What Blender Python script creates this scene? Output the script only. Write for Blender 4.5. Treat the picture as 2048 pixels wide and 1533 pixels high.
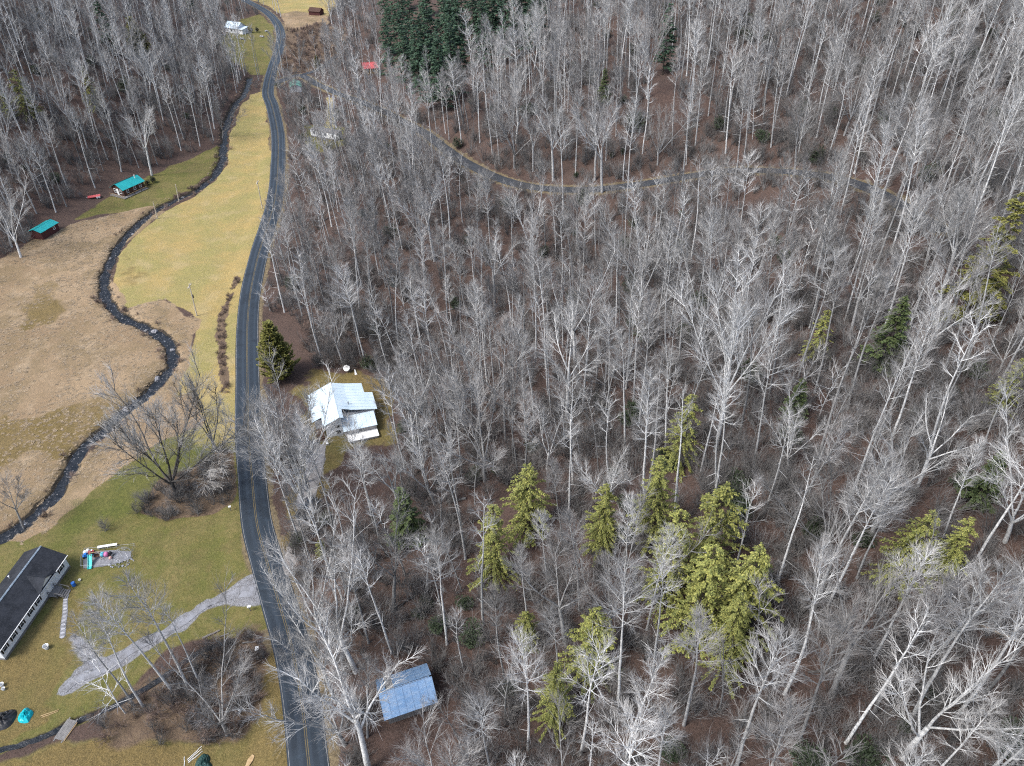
import bpy, math, random
import numpy as np
from mathutils import Vector, Matrix, Quaternion

for o in list(bpy.data.objects): bpy.data.objects.remove(o)
scene = bpy.context.scene
COL = scene.collection

# ---------------------------------------------------------------- camera
cam_d = bpy.data.cameras.new('camera'); cam = bpy.data.objects.new('camera', cam_d); COL.objects.link(cam)
cam_d.sensor_width = 36.0; cam_d.lens = 36.0 * 1421.0 / 2048.0
cam_d.clip_start = 0.5; cam_d.clip_end = 3000
cam.location = (0, 0, 100.0); cam.rotation_euler = (math.radians(90 - 38.5), 0, 0)
scene.camera = cam
# ---------------------------------------------------------------- sky and sun
SUN_EL, SUN_AZ = math.radians(52), math.radians(-118)       # azimuth from +Y, negative = to the left of the view
world = bpy.data.worlds.new('World'); scene.world = world; world.use_nodes = True
nt = world.node_tree; bg = nt.nodes['Background']
sky = nt.nodes.new('ShaderNodeTexSky'); sky.sky_type = 'NISHITA'; sky.sun_disc = False
sky.sun_elevation = SUN_EL; sky.sun_rotation = SUN_AZ; sky.air_density = 1.0; sky.dust_density = 2.5; sky.ozone_density = 1.0
hs = nt.nodes.new('ShaderNodeHueSaturation'); hs.inputs['Saturation'].default_value = 0.8     # thin high cloud greys the blue
nt.links.new(sky.outputs[0], hs.inputs['Color']); nt.links.new(hs.outputs[0], bg.inputs[0]); bg.inputs[1].default_value = 0.125
sun_d = bpy.data.lights.new('sun', 'SUN'); sun = bpy.data.objects.new('sun', sun_d); COL.objects.link(sun)
sun_d.energy = 1.3; sun_d.angle = math.radians(18); sun_d.color = (1.0, 0.985, 0.96)
sdir = Vector((math.sin(SUN_AZ) * math.cos(SUN_EL), math.cos(SUN_AZ) * math.cos(SUN_EL), math.sin(SUN_EL)))
sun.rotation_euler = sdir.to_track_quat('Z', 'Y').to_euler(); sun.location = (0, 0, 200)
vs = scene.view_settings
vs.view_transform = 'Standard'; vs.look = 'None'; vs.exposure = 1.5; vs.gamma = 1.0; vs.use_curve_mapping = False
scene.cycles.use_denoising = False; scene.cycles.pixel_filter_type = 'BLACKMAN_HARRIS'; scene.cycles.filter_width = 1.15
scene.cycles.max_bounces = 4; scene.cycles.diffuse_bounces = 1; scene.cycles.glossy_bounces = 2; scene.cycles.transmission_bounces = 2
scene.cycles.transparent_max_bounces = 4; scene.cycles.caustics_reflective = False; scene.cycles.caustics_refractive = False
# ---------------------------------------------------------------- ground shape
CAM_H, PITCH, FPX = 100.0, math.radians(38.5), 1421.0
SP, CP = math.sin(PITCH), math.cos(PITCH)

def ray(px, py):
    x = (px - 1024.0) / FPX; v = (766.5 - py) / FPX
    return np.array((x, CP + v * SP, -SP + v * CP))

def at_z(px, py, z=0.0):
    d = ray(px, py); t = (CAM_H - z) / -d[2]
    return np.array((d[0] * t, d[1] * t, z))

def to_px(p):
    x, y, z = p[..., 0], p[..., 1], p[..., 2] - CAM_H
    dep = y * CP - z * SP; up = y * SP + z * CP
    return 1024 + FPX * x / dep, 766.5 - FPX * up / dep, dep

def hash2(ix, iy, seed):
    h = (ix.astype(np.int64) * 374761393 + iy.astype(np.int64) * 668265263 + seed * 144269) & 0xffffffff
    h = ((h ^ (h >> 13)) * 1274126177) & 0xffffffff
    return ((h ^ (h >> 16)) & 0xffff) / 65535.0

def vnoise(x, y, seed=0):
    x = np.asarray(x, float); y = np.asarray(y, float)
    ix = np.floor(x); iy = np.floor(y); fx = x - ix; fy = y - iy
    fx = fx * fx * (3 - 2 * fx); fy = fy * fy * (3 - 2 * fy)
    a = hash2(ix, iy, seed); b = hash2(ix + 1, iy, seed); c = hash2(ix, iy + 1, seed); d = hash2(ix + 1, iy + 1, seed)
    return (a * (1 - fx) + b * fx) * (1 - fy) + (c * (1 - fx) + d * fx) * fy

def fbm(x, y, seed=0, o=4):
    s = 0; a = 0.5
    for k in range(o):
        s = s + a * vnoise(np.asarray(x) * 2 ** k, np.asarray(y) * 2 ** k, seed + k * 17); a *= 0.5
    return s / (1 - 0.5 ** o)

def smooth(a, b, x):
    t = np.clip((x - a) / (b - a), 0, 1); return t * t * (3 - 2 * t)

def poly_dist(x, y, pts):
    """distance, side (+ right of the direction of travel), and arclength to a polyline"""
    best = np.full(np.shape(x), 1e18); side = np.zeros(np.shape(x)); arc = np.zeros(np.shape(x)); s0 = 0
    for (ax, ay), (bx, by) in zip(pts[:-1], pts[1:]):
        dx, dy = bx - ax, by - ay; L2 = dx * dx + dy * dy; L = math.sqrt(L2)
        t = np.clip(((x - ax) * dx + (y - ay) * dy) / L2, 0, 1)
        ex, ey = x - ax - t * dx, y - ay - t * dy
        d2 = ex * ex + ey * ey; m = d2 < best
        best = np.where(m, d2, best); side = np.where(m, np.sign(ex * dy - ey * dx), side); arc = np.where(m, s0 + t * L, arc)
        s0 += L
    return np.sqrt(best), side, arc

def in_poly(x, y, pts):
    ins = np.zeros(np.shape(x), bool); n = len(pts)
    for i in range(n):
        (ax, ay), (bx, by) = pts[i], pts[(i + 1) % n]
        if ay == by: continue
        c = ((ay > y) != (by > y)) & (x < (bx - ax) * (y - ay) / (by - ay) + ax)
        ins ^= c
    return ins

def catmull(pts, step):
    pts = [np.array(p, float) for p in pts]
    P = [2 * pts[0] - pts[1]] + pts + [2 * pts[-1] - pts[-2]]; out = []
    for i in range(1, len(P) - 2):
        n = max(2, int(np.linalg.norm(P[i + 1][:2] - P[i][:2]) / step))
        for k in range(n):
            t = k / n
            out.append(0.5 * (2 * P[i] + (P[i + 1] - P[i - 1]) * t + (2 * P[i - 1] - 5 * P[i] + 4 * P[i + 1] - P[i + 2]) * t * t
                              + (3 * P[i] - P[i - 1] - 3 * P[i + 1] + P[i + 2]) * t ** 3))
    out.append(P[-2]); return np.array(out)

def flat(px_pts): return [tuple(at_z(a, b)[:2]) for a, b in px_pts]

TOE_R = flat([(700, 2300), (660, 1533), (612, 1200), (660, 1020), (800, 900), (790, 740), (640, 640), (605, 540), (590, 420), (640, 290), (720, 180), (690, 110), (680, 60), (670, 20), (640, -30), (560, -80), (440, -120)])
TOE_L = flat([(-500, 760), (-250, 620), (20, 500), (200, 385), (430, 280), (462, 190), (430, 100), (420, 45), (380, 0), (330, -40), (200, -100)])

def softplus(s, w): return 0.5 * (np.sqrt(s * s + w * w) + s)

def base_h(x, y):
    dR, sR, _ = poly_dist(x, y, TOE_R); dR = dR * np.where(sR == 0, 1, sR)
    dL, sL, _ = poly_dist(x, y, TOE_L); dL = -dL * np.where(sL == 0, 1, sL)
    z = 0.36 * (softplus(dR, 9) ) * (1 - 0.12 * smooth(120, 260, dR)) + 0.50 * softplus(dL, 8)
    up = smooth(8, 70, np.maximum(dR, dL))
    z = z + up * ((fbm(x / 75 + 3.1, y / 75 + 8.7, 5, 3) - 0.5) * 15 + (fbm(x / 22, y / 22, 9, 3) - 0.5) * 3.0)
    z = z + (fbm(x / 14, y / 14, 21, 3) - 0.5) * 0.35
    return z

def march(f, px, py, lo=20, hi=900, n=900):
    d = ray(px, py); t = np.linspace(lo, hi, n)
    z = CAM_H + d[2] * t; g = f(d[0] * t, d[1] * t)
    k = np.argmax(z < g)
    if not (z < g).any(): k = n - 1
    a = z[k - 1] - g[k - 1]; b = g[k] - z[k]; tt = t[k - 1] + (t[k] - t[k - 1]) * a / max(a + b, 1e-9)
    return np.array((d[0] * tt, d[1] * tt, CAM_H + d[2] * tt))

# main road, side road, creek: centre lines traced on the ground
ROAD_PX = [(665, 1900), (622, 1560), (606, 1420), (585, 1300), (556, 1200), (533, 1120), (515, 1050), (505, 960), (497, 860), (496, 780), (495, 700), (496, 640), (503, 580), (518, 510), (537, 450), (550, 400), (556, 340), (556, 270), (545, 215), (536, 185), (545, 140), (557, 105), (562, 70), (550, 42), (528, 22), (495, 4), (470, -8), (420, -26)]
SIDE_PX = [(536, 178), (570, 160), (600, 151), (632, 168), (668, 186), (740, 212), (850, 266), (905, 308), (960, 342), (1020, 368), (1080, 382), (1170, 386), (1270, 375), (1360, 356), (1450, 342), (1530, 336), (1610, 337), (1690, 352), (1760, 385), (1830, 430), (1885, 465)]
SPUR_PX = [(606, 150), (640, 138), (672, 112)]
CREEK_PX = [(499, 158), (493, 185), (472, 212), (456, 245), (449, 285), (446, 320), (428, 352), (392, 383), (345, 403), (300, 430), (265, 460), (238, 492), (218, 528), (207, 565), (212, 600), (245, 635), (290, 655), (325, 674), (342, 702), (342, 730), (322, 760), (290, 790), (240, 830), (200, 865), (165, 893), (145, 925), (125, 960), (108, 990), (85, 1012), (50, 1043), (10, 1072), (-50, 1100), (-160, 1145), (-330, 1220)]
RILL_PX = [(-140, 1545), (-40, 1510), (30, 1492), (85, 1474), (130, 1452), (180, 1431), (215, 1418), (270, 1388), (330, 1352), (400, 1305), (470, 1285)]

ROAD = catmull([march(base_h, *p) for p in ROAD_PX], 1.5)
SIDE = catmull([march(base_h, *p) for p in SIDE_PX], 1.5)
SPUR = catmull([march(base_h, *p) for p in SPUR_PX], 1.5)
CREEK = catmull([np.array((*at_z(*p)[:2], 0)) for p in CREEK_PX], 1.2)
RILL = catmull([np.array((*at_z(*p)[:2], 0)) for p in RILL_PX], 1.0)

def relax(a, n):
    z = a[:, 2].copy()
    for _ in range(n): z[1:-1] = 0.25 * z[:-2] + 0.5 * z[1:-1] + 0.25 * z[2:]
    a[:, 2] = z
relax(ROAD, 300); relax(SIDE, 160); relax(SPUR, 60)
ROAD[:, 2] += 0.25
# the side road leaves the main one level with it
k = np.linspace(1, 0, 12); SIDE[:12, 2] = SIDE[:12, 2] * (1 - k) + k * ROAD[np.argmin(((ROAD - SIDE[0])[:, :2] ** 2).sum(1)), 2]

GX = np.concatenate([np.arange(-380, -190, 4.0), np.arange(-190, -20, 0.85), np.arange(-20, 110, 1.8), np.arange(110, 300, 4.5)])
GY = np.concatenate([np.arange(-60, 36, 2.0), np.arange(36, 320, 0.85), np.arange(320, 420, 1.6), np.arange(420, 800, 4.5)])
MX, MY = np.meshgrid(GX, GY)
GZ = base_h(MX, MY)

def along(arr, d_arc):
    s = np.concatenate([[0], np.cumsum(np.linalg.norm(np.diff(arr[:, :2], axis=0), axis=1))])
    return np.interp(d_arc, s, arr[:, 2])

def near(arr, pad):
    return (MX > arr[:, 0].min() - pad) & (MX < arr[:, 0].max() + pad) & (MY > arr[:, 1].min() - pad) & (MY < arr[:, 1].max() + pad)

def carve(arr, half, blend):
    m = near(arr, half + blend)
    c = arr[::2]
    if not np.array_equal(c[-1], arr[-1]): c = np.vstack([c, arr[-1]])
    d, s, a = poly_dist(MX[m], MY[m], [tuple(q[:2]) for q in c])
    w = 1 - smooth(half, half + blend, d)
    GZ[m] = GZ[m] * (1 - w) + along(c, a) * w
carve(SPUR, 2.4, 4); carve(SIDE, 3.0, 6); carve(ROAD, 3.9, 3.5)
# pads under the buildings are cut later with level()
DC = np.full(MX.shape, 99.0); m = near(CREEK, 12)
DC[m] = poly_dist(MX[m], MY[m], [tuple(q[:2]) for q in CREEK[::2]])[0]
wob = (fbm(MX / 3.0, MY / 3.0, 40, 3) - 0.5) * 2.0
GZ -= 1.2 * (1 - smooth(.5, 2.3, DC + wob * 1.0))
DR = np.full(MX.shape, 99.0); m = near(RILL, 8)
DR[m] = poly_dist(MX[m], MY[m], [tuple(q[:2]) for q in RILL])[0]
GZ -= 0.6 * (1 - smooth(0.25, 1.0, DR + wob * 0.35))

def H(x, y):
    x = np.asarray(x, float); y = np.asarray(y, float)
    i = np.clip(np.searchsorted(GX, x) - 1, 0, len(GX) - 2); j = np.clip(np.searchsorted(GY, y) - 1, 0, len(GY) - 2)
    fx = np.clip((x - GX[i]) / (GX[i + 1] - GX[i]), 0, 1); fy = np.clip((y - GY[j]) / (GY[j + 1] - GY[j]), 0, 1)
    return (GZ[j, i] * (1 - fx) + GZ[j, i + 1] * fx) * (1 - fy) + (GZ[j + 1, i] * (1 - fx) + GZ[j + 1, i + 1] * fx) * fy

def samp(A, x, y):
    i = np.clip(np.searchsorted(GX, x) - 1, 0, len(GX) - 2); j = np.clip(np.searchsorted(GY, y) - 1, 0, len(GY) - 2)
    fx = np.clip((x - GX[i]) / (GX[i + 1] - GX[i]), 0, 1); fy = np.clip((y - GY[j]) / (GY[j + 1] - GY[j]), 0, 1)
    return (A[j, i] * (1 - fx) + A[j, i + 1] * fx) * (1 - fy) + (A[j + 1, i] * (1 - fx) + A[j + 1, i + 1] * fx) * fy

def P(px, py): return march(H, px, py)
# ---------------------------------------------------------------- helpers
rng = random.Random(7)
def tag(o, label=None, cat=None, group=None, kind=None):
    if label: o['label'] = label
    if cat: o['category'] = cat
    if group: o['group'] = group
    if kind: o['kind'] = kind
    return o

def empty(name, loc, rz=0.0, label=None, cat=None, group=None):
    o = bpy.data.objects.new(name, None); COL.objects.link(o); o.empty_display_size = 0.3
    o.location = tuple(float(c) for c in loc); o.rotation_euler = (0, 0, rz)
    return tag(o, label, cat, group)

def mesh_obj(name, me, parent=None, loc=None):
    o = bpy.data.objects.new(name, me); COL.objects.link(o)
    if parent: o.parent = parent
    if loc is not None: o.location = tuple(float(c) for c in loc)
    return o

class MB:
    def __init__(s): s.v = []; s.f = []
    def quad8(s, c):
        b = len(s.v); s.v += [tuple(map(float, p)) for p in c]
        s.f += [(b, b + 3, b + 2, b + 1), (b + 4, b + 5, b + 6, b + 7)] + [(b + i, b + (i + 1) % 4, b + 4 + (i + 1) % 4, b + 4 + i) for i in range(4)]
        return s
    def box(s, x0, x1, y0, y1, z0, z1):
        return s.quad8([(x0, y0, z0), (x1, y0, z0), (x1, y1, z0), (x0, y1, z0), (x0, y0, z1), (x1, y0, z1), (x1, y1, z1), (x0, y1, z1)])
    def slab(s, a, b, c, d, th):
        """quad a b c d (counter-clockwise from above) with thickness below it"""
        return s.quad8([(p[0], p[1], p[2] - th) for p in (a, b, c, d)] + [a, b, c, d])
    def prism(s, poly, z0, z1):
        b = len(s.v); n = len(poly)
        s.v += [(float(x), float(y), float(z0)) for x, y in poly] + [(float(x), float(y), float(z1)) for x, y in poly]
        s.f += [tuple(range(b + n - 1, b - 1, -1)), tuple(range(b + n, b + 2 * n))] + [(b + i, b + (i + 1) % n, b + n + (i + 1) % n, b + n + i) for i in range(n)]
        return s
    def bar(s, a, b, r, n=6, r2=None):
        return s.tube([a, b], [r, r if r2 is None else r2], n, caps=True)
    def tube(s, pts, rads, n=6, caps=False):
        base = len(s.v); pts = [Vector(p) for p in pts]; m = len(pts)
        for i, p in enumerate(pts):
            d = (pts[min(i + 1, m - 1)] - pts[max(i - 1, 0)])
            if d.length < 1e-9: d = Vector((0, 0, 1))
            d.normalize(); ref = Vector((0.13, 0.97, 0.2)) if abs(d.y) < 0.9 else Vector((1, 0.1, 0))
            u = d.cross(ref).normalized(); w = d.cross(u)
            for k in range(n):
                a = 2 * math.pi * k / n; q = p + (u * math.cos(a) + w * math.sin(a)) * rads[i]; s.v.append((q.x, q.y, q.z))
        for i in range(m - 1):
            for k in range(n):
                a = base + i * n + k; b = base + i * n + (k + 1) % n; s.f.append((a, b, b + n, a + n))
        if caps: s.f += [tuple(base + k for k in range(n - 1, -1, -1)), tuple(base + (m - 1) * n + k for k in range(n))]
        return s
    def lathe(s, prof, n=12, c=(0, 0)):
        base = len(s.v)
        for r, z in prof:
            for k in range(n): s.v.append((c[0] + r * math.cos(2 * math.pi * k / n), c[1] + r * math.sin(2 * math.pi * k / n), z))
        for i in range(len(prof) - 1):
            for k in range(n):
                a = base + i * n + k; b = base + i * n + (k + 1) % n; s.f.append((a, b, b + n, a + n))
        s.f += [tuple(base + k for k in range(n - 1, -1, -1)), tuple(base + (len(prof) - 1) * n + k for k in range(n))]
        return s
    def blob(s, c, r, seed, sub=1, flat=1.0):
        """an uneven stone-like lump"""
        r3 = r if isinstance(r, tuple) else (r, r, r * flat); base = len(s.v); rr = random.Random(seed); N, M = 8, 6
        s.v.append((c[0], c[1], c[2] - r3[2]))
        for i in range(1, M):
            th = math.pi * i / M
            for k in range(N):
                a = 2 * math.pi * (k + 0.5 * (i % 2)) / N; j = rr.uniform(0.78, 1.12)
                s.v.append((c[0] + r3[0] * j * math.sin(th) * math.cos(a), c[1] + r3[1] * j * math.sin(th) * math.sin(a), c[2] - r3[2] * j * math.cos(th)))
        s.v.append((c[0], c[1], c[2] + r3[2])); top = len(s.v) - 1
        for k in range(N):
            s.f.append((base, base + 1 + (k + 1) % N, base + 1 + k)); s.f.append((top, base + 1 + (M - 2) * N + k, base + 1 + (M - 2) * N + (k + 1) % N))
            for i in range(M - 2):
                a = base + 1 + i * N + k; b = base + 1 + i * N + (k + 1) % N; s.f.append((a, b, b + N, a + N))
        return s
    def mesh(s, name, mat, smooth_=False):
        me = bpy.data.meshes.new(name); me.from_pydata(s.v, [], s.f)
        if mat: me.materials.append(mat)
        if smooth_: me.polygons.foreach_set('use_smooth', [True] * len(me.polygons))
        me.update(); return me
    def build(s, name, mat, parent=None, loc=None, smooth_=False): return mesh_obj(name, s.mesh(name, mat, smooth_), parent, loc)

def thing(name, mb, mat, label, cat, group=None, loc=None, smooth_=False, kind=None):
    return tag(mb.build(name, mat, None, loc, smooth_), label, cat, group, kind)

# ---------------------------------------------------------------- materials
class NT:
    def __init__(s, name):
        s.m = bpy.data.materials.new(name); s.m.use_nodes = True; s.t = s.m.node_tree; s.p = s.t.nodes['Principled BSDF']
    def n(s, typ, **kw):
        nd = s.t.nodes.new(typ)
        for k, v in kw.items(): setattr(nd, k, v)
        return nd
    def l(s, a, b): s.t.links.new(a, b)
    def noise(s, vec, scale, detail=4, rough=0.55):
        n = s.n('ShaderNodeTexNoise'); n.inputs['Scale'].default_value = scale; n.inputs['Detail'].default_value = detail; n.inputs['Roughness'].default_value = rough
        if vec is not None: s.l(vec, n.inputs['Vector'])
        return n.outputs['Fac']
    def ramp(s, fac, a, b):
        n = s.n('ShaderNodeMapRange'); n.interpolation_type = 'SMOOTHSTEP'; n.inputs[1].default_value = a; n.inputs[2].default_value = b
        s.l(fac, n.inputs[0]); return n.outputs[0]
    def mix(s, fac, a, b, mode='MIX'):
        n = s.n('ShaderNodeMix', data_type='RGBA', blend_type=mode)
        for sock, val in ((n.inputs[0], fac), (n.inputs[6], a), (n.inputs[7], b)):
            if hasattr(val, 'is_output'): s.l(val, sock)
            elif isinstance(val, (int, float)): sock.default_value = val
            else: sock.default_value = (*val, 1)
        return n.outputs[2]
    def math(s, op, a, b):
        n = s.n('ShaderNodeMath', operation=op)
        for i, val in enumerate((a, b)):
            if hasattr(val, 'is_output'): s.l(val, n.inputs[i])
            else: n.inputs[i].default_value = val
        return n.outputs[0]
    def hsv(s, col, val):
        n = s.n('ShaderNodeHueSaturation'); s.l(col, n.inputs['Color']); s.l(val, n.inputs['Value']); return n.outputs[0]
    def bump(s, h, strength, dist):
        n = s.n('ShaderNodeBump'); n.inputs['Strength'].default_value = strength; n.inputs['Distance'].default_value = dist
        s.l(h, n.inputs['Height']); s.l(n.outputs[0], s.p.inputs['Normal'])

def pm(name, c1, c2=None, scale=4.0, rough=0.75, bump=0.0, metal=0.0, spec=0.4, vary=0.0, fine=None, streak=None):
    q = NT(name); tc = q.n('ShaderNodeTexCoord').outputs['Object']
    if c2 is None: c2 = tuple(c * 0.72 for c in c1)
    if streak:
        mp = q.n('ShaderNodeMapping'); mp.inputs['Scale'].default_value = streak; q.l(tc, mp.inputs[0]); tc = mp.outputs[0]
    f = q.noise(tc, scale, 5, 0.6); col = q.mix(q.ramp(f, 0.3, 0.7), c1, c2)
    if fine: col = q.mix(q.math('MULTIPLY', q.ramp(q.noise(tc, scale * 9, 3), 0.45, 0.7), 0.6), col, fine)
    if vary:
        r = q.n('ShaderNodeObjectInfo').outputs['Random']
        col = q.hsv(col, q.math('ADD', q.math('MULTIPLY', r, 2 * vary), 1 - vary))
    q.l(col, q.p.inputs['Base Color']); q.p.inputs['Roughness'].default_value = rough; q.p.inputs['Metallic'].default_value = metal
    q.p.inputs['Specular IOR Level'].default_value = spec
    if bump: q.bump(q.noise(tc, scale * 3, 4), bump, 0.05)
    return q.m

M = {}
M['white'] = pm('white_siding', (.78, .79, .80), (.66, .68, .70), 1.2, .6)
M['white_trim'] = pm('white_trim', (.82, .82, .80), (.74, .74, .72), 3, .5)
M['shingle'] = pm('dark_shingle', (.016, .018, .022), (.032, .035, .042), .55, .85, .4, spec=.12, fine=(.045, .048, .055))
M['ridge'] = pm('ridge_cap', (.20, .25, .30), (.09, .12, .15), 3, .6)
M['tin_white'] = pm('pale_tin', (.66, .76, .81), (.52, .64, .72), .35, .38, 0, .25, fine=(.60, .69, .73))
M['tin_blue'] = pm('weathered_tin', (.17, .31, .50), (.28, .40, .55), .9, .42, .15, .35, streak=(1, 3, 1), fine=(.20, .25, .33))
M['teal'] = pm('teal_metal', (.015, .30, .30), (.02, .36, .36), .8, .45, 0, .1, fine=(.012, .22, .23))
M['green_roof'] = pm('green_metal', (.10, .26, .20), (.15, .32, .26), .8, .5)
M['red_roof'] = pm('red_metal', (.42, .07, .07), (.52, .11, .11), .8, .5)
M['brown_wood'] = pm('brown_wood', (.07, .032, .02), (.045, .022, .015), 2, .8, .3, streak=(1, 1, 6))
M['red_wood'] = pm('red_brown_wood', (.075, .022, .02), (.05, .016, .016), 2, .8, .3)
M['grey_wood'] = pm('grey_wood', (.21, .20, .19), (.13, .125, .12), 3, .85, .3, fine=(.08, .075, .07))
M['tan_wood'] = pm('tan_wood', (.42, .30, .16), (.30, .20, .10), 3, .8, .3)
M['glass'] = pm('window_glass', (.02, .024, .03), (.03, .035, .045), 2, .08, 0, 0, .6)
M['shutter'] = pm('dark_shutter', (.018, .018, .022), None, 3, .6)
M['stone_wall'] = pm('grey_block', (.40, .38, .37), (.30, .29, .29), 2.5, .9, .5, fine=(.22, .21, .21))
M['rock'] = pm('grey_rock', (.20, .20, .21), (.10, .10, .11), 2.0, .8, .6, vary=.35, fine=(.30, .30, .30))
M['pale_rock'] = pm('pale_rock', (.36, .36, .37), (.24, .24, .26), 3.0, .85, .5, vary=.2)
M['black'] = pm('black_plastic', (.012, .012, .014), (.02, .02, .022), 2, .45)
M['metal'] = pm('galvanised_metal', (.42, .43, .44), (.30, .31, .32), 3, .4, 0, .7)
M['tyre'] = pm('tyre_rubber', (.015, .015, .016), None, 3, .85)
M['car_blue'] = pm('car_paint', (.012, .03, .055), (.015, .036, .065), 1, .22, 0, .3, .5)
def plain(name, c, rough=.5): M[name] = pm(name, c, None, 3, rough)
plain('toy_blue', (.02, .16, .50)); plain('toy_teal', (.05, .55, .50)); plain('toy_pink', (.55, .16, .32)); plain('toy_sky', (.15, .55, .70)); plain('toy_white', (.8, .8, .78)); plain('toy_red', (.30, .05, .05)); plain('skin_pink', (.7, .35, .28))
plain('tarp_teal', (.0, .42, .48), .4); plain('blue_barrel', (.02, .12, .42), .4); plain('dark_green', (.012, .05, .045), .6)

def bark(name, c1, c2, tw):
    q = NT(name); tc = q.n('ShaderNodeTexCoord').outputs['Object']
    col = q.mix(q.ramp(q.noise(tc, 2.2, 5, .65), .32, .68), c1, c2)
    a = q.n('ShaderNodeAttribute', attribute_name='twig')
    col = q.mix(q.ramp(a.outputs['Fac'], .25, .85), col, tw)
    r = q.n('ShaderNodeObjectInfo').outputs['Random']
    col = q.hsv(col, q.math('ADD', q.math('MULTIPLY', r, .75), .60))
    q.l(col, q.p.inputs['Base Color']); q.p.inputs['Roughness'].default_value = .85; q.p.inputs['Specular IOR Level'].default_value = .2
    return q.m
M['bark_pale'] = bark('pale_bark', (.58, .58, .565), (.31, .31, .303), (.295, .288, .278))
M['bark_grey'] = bark('grey_bark', (.34, .338, .33), (.17, .168, .164), (.225, .215, .206))
M['bark_conifer'] = bark('conifer_bark', (.07, .055, .045), (.045, .036, .03), (.06, .05, .035))
M['bark_dark'] = bark('dark_bark', (.10, .093, .086), (.055, .05, .046), (.36, .345, .32))
M['bark_brush'] = bark('brush_bark', (.19, .186, .178), (.10, .097, .093), (.155, .147, .14))
M['bark_red'] = bark('red_brush', (.20, .155, .13), (.13, .10, .085), (.19, .14, .115))

def foliage(name, c1, c2, c3):
    q = NT(name); tc = q.n('ShaderNodeTexCoord').outputs['Object']
    col = q.mix(q.ramp(q.noise(tc, .9, 4), .35, .65), c1, c2)
    a = q.n('ShaderNodeAttribute', attribute_name='leaf'); col = q.mix(q.ramp(a.outputs['Fac'], .2, 1), col, c3)
    r = q.n('ShaderNodeObjectInfo').outputs['Random']; col = q.hsv(col, q.math('ADD', q.math('MULTIPLY', r, .4), .8))
    q.l(col, q.p.inputs['Base Color']); q.p.inputs['Roughness'].default_value = .7; q.p.inputs['Specular IOR Level'].default_value = .25
    return q.m
M['hemlock'] = foliage('hemlock_needles', (.18, .19, .05), (.115, .132, .04), (.31, .30, .08))
M['pine'] = foliage('pine_needles', (.042, .078, .046), (.03, .06, .04), (.075, .125, .07))
M['cedar'] = foliage('cedar_needles', (.15, .148, .036), (.10, .105, .028), (.23, .215, .055))
M['soft_green'] = foliage('soft_needles', (.085, .115, .04), (.06, .09, .035), (.13, .155, .06))
M['rhodo'] = foliage('evergreen_leaves', (.022, .034, .016), (.03, .045, .02), (.05, .065, .035))
M['hedge'] = foliage('dark_hedge_leaves', (.008, .012, .008), (.012, .018, .010), (.02, .026, .014))
# ---------------------------------------------------------------- ground
def level(cx, cy, half, blend, z):
    """a building pad cut into the slope"""
    d = np.maximum(np.abs(MX - cx), np.abs(MY - cy)); w = 1 - smooth(half, half + blend, d)
    GZ[:] = GZ * (1 - w) + z * w
level(-36, 113, 10, 5, 0.7); level(-14.2, 49.3, 4.5, 4, 5.0); level(-129.6, 229, 6, 5, 1.0); level(-140.5, 197, 5, 4, 1.2); level(-75, 279.5, 8, 5, 1.6); level(-70, 364, 6, 6, 3.6); level(-79, 67, 11, 4, 0.15)

def wpoly(px_pts): return [tuple(P(a, b)[:2]) for a, b in px_pts]
Z_VALLEY = wpoly([(-500, 730), (-200, 600), (0, 512), (50, 500), (75, 430), (120, 425), (200, 375), (215, 345), (290, 340), (350, 318), (425, 292), (447, 270), (470, 208), (505, 178), (528, 178), (536, 200), (540, 280), (545, 400), (512, 520), (484, 620), (480, 780), (480, 900), (486, 1050), (505, 1170), (548, 1260), (585, 1400), (612, 1560), (640, 1900), (-600, 1900)])
Z_MEADOW = wpoly([(300, 850), (380, 700), (395, 640), (330, 600), (250, 620), (225, 560), (243, 506), (318, 430), (392, 392), (432, 365), (455, 330), (460, 270), (478, 222), (500, 190), (528, 182), (540, 290), (545, 400), (510, 520), (478, 640), (472, 800), (472, 900), (420, 900)])
Z_TAN = wpoly([(-500, 732), (-100, 586), (0, 518), (80, 474), (160, 444), (300, 412), (330, 425), (240, 500), (215, 560), (250, 630), (340, 690), (345, 740), (250, 840), (170, 910), (120, 990), (50, 1060), (-100, 1130), (-600, 1300)])
Z_BANK = wpoly([(100, 1062), (40, 1092), (20, 1082), (100, 1005), (160, 930), (235, 855), (290, 815), (390, 780), (410, 850), (330, 880), (240, 940), (170, 1000)])
Z_BANK2 = wpoly([(222, 555), (212, 600), (250, 640), (330, 680), (352, 720), (340, 765), (250, 835), (270, 860), (330, 850), (385, 700), (398, 640), (330, 598), (250, 618)])
Z_LAWN = wpoly([(-500, 1310), (0, 1088), (80, 1045), (170, 965), (300, 870), (400, 845), (475, 850), (480, 1050), (505, 1170), (545, 1250), (470, 1275), (330, 1290), (200, 1440), (120, 1470), (0, 1510), (-300, 1600), (-800, 1600)])
Z_DRYLAWN = wpoly([(-400, 1420), (20, 1310), (140, 1160), (180, 1200), (140, 1290), (110, 1400), (120, 1460), (0, 1500), (-300, 1580)])
Z_LOWLAWN = wpoly([(-500, 1640), (0, 1520), (130, 1475), (200, 1470), (330, 1470), (480, 1480), (530, 1330), (550, 1290), (600, 1420), (612, 1560), (640, 1900), (-600, 1900)])
Z_CABIN = wpoly([(215, 395), (290, 355), (420, 300), (447, 290), (440, 340), (380, 380), (300, 418), (200, 430), (150, 440)])
Z_THICK = wpoly([(170, 1440), (280, 1385), (400, 1300), (500, 1262), (530, 1310), (520, 1400), (480, 1480), (330, 1500), (200, 1480)])
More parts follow.
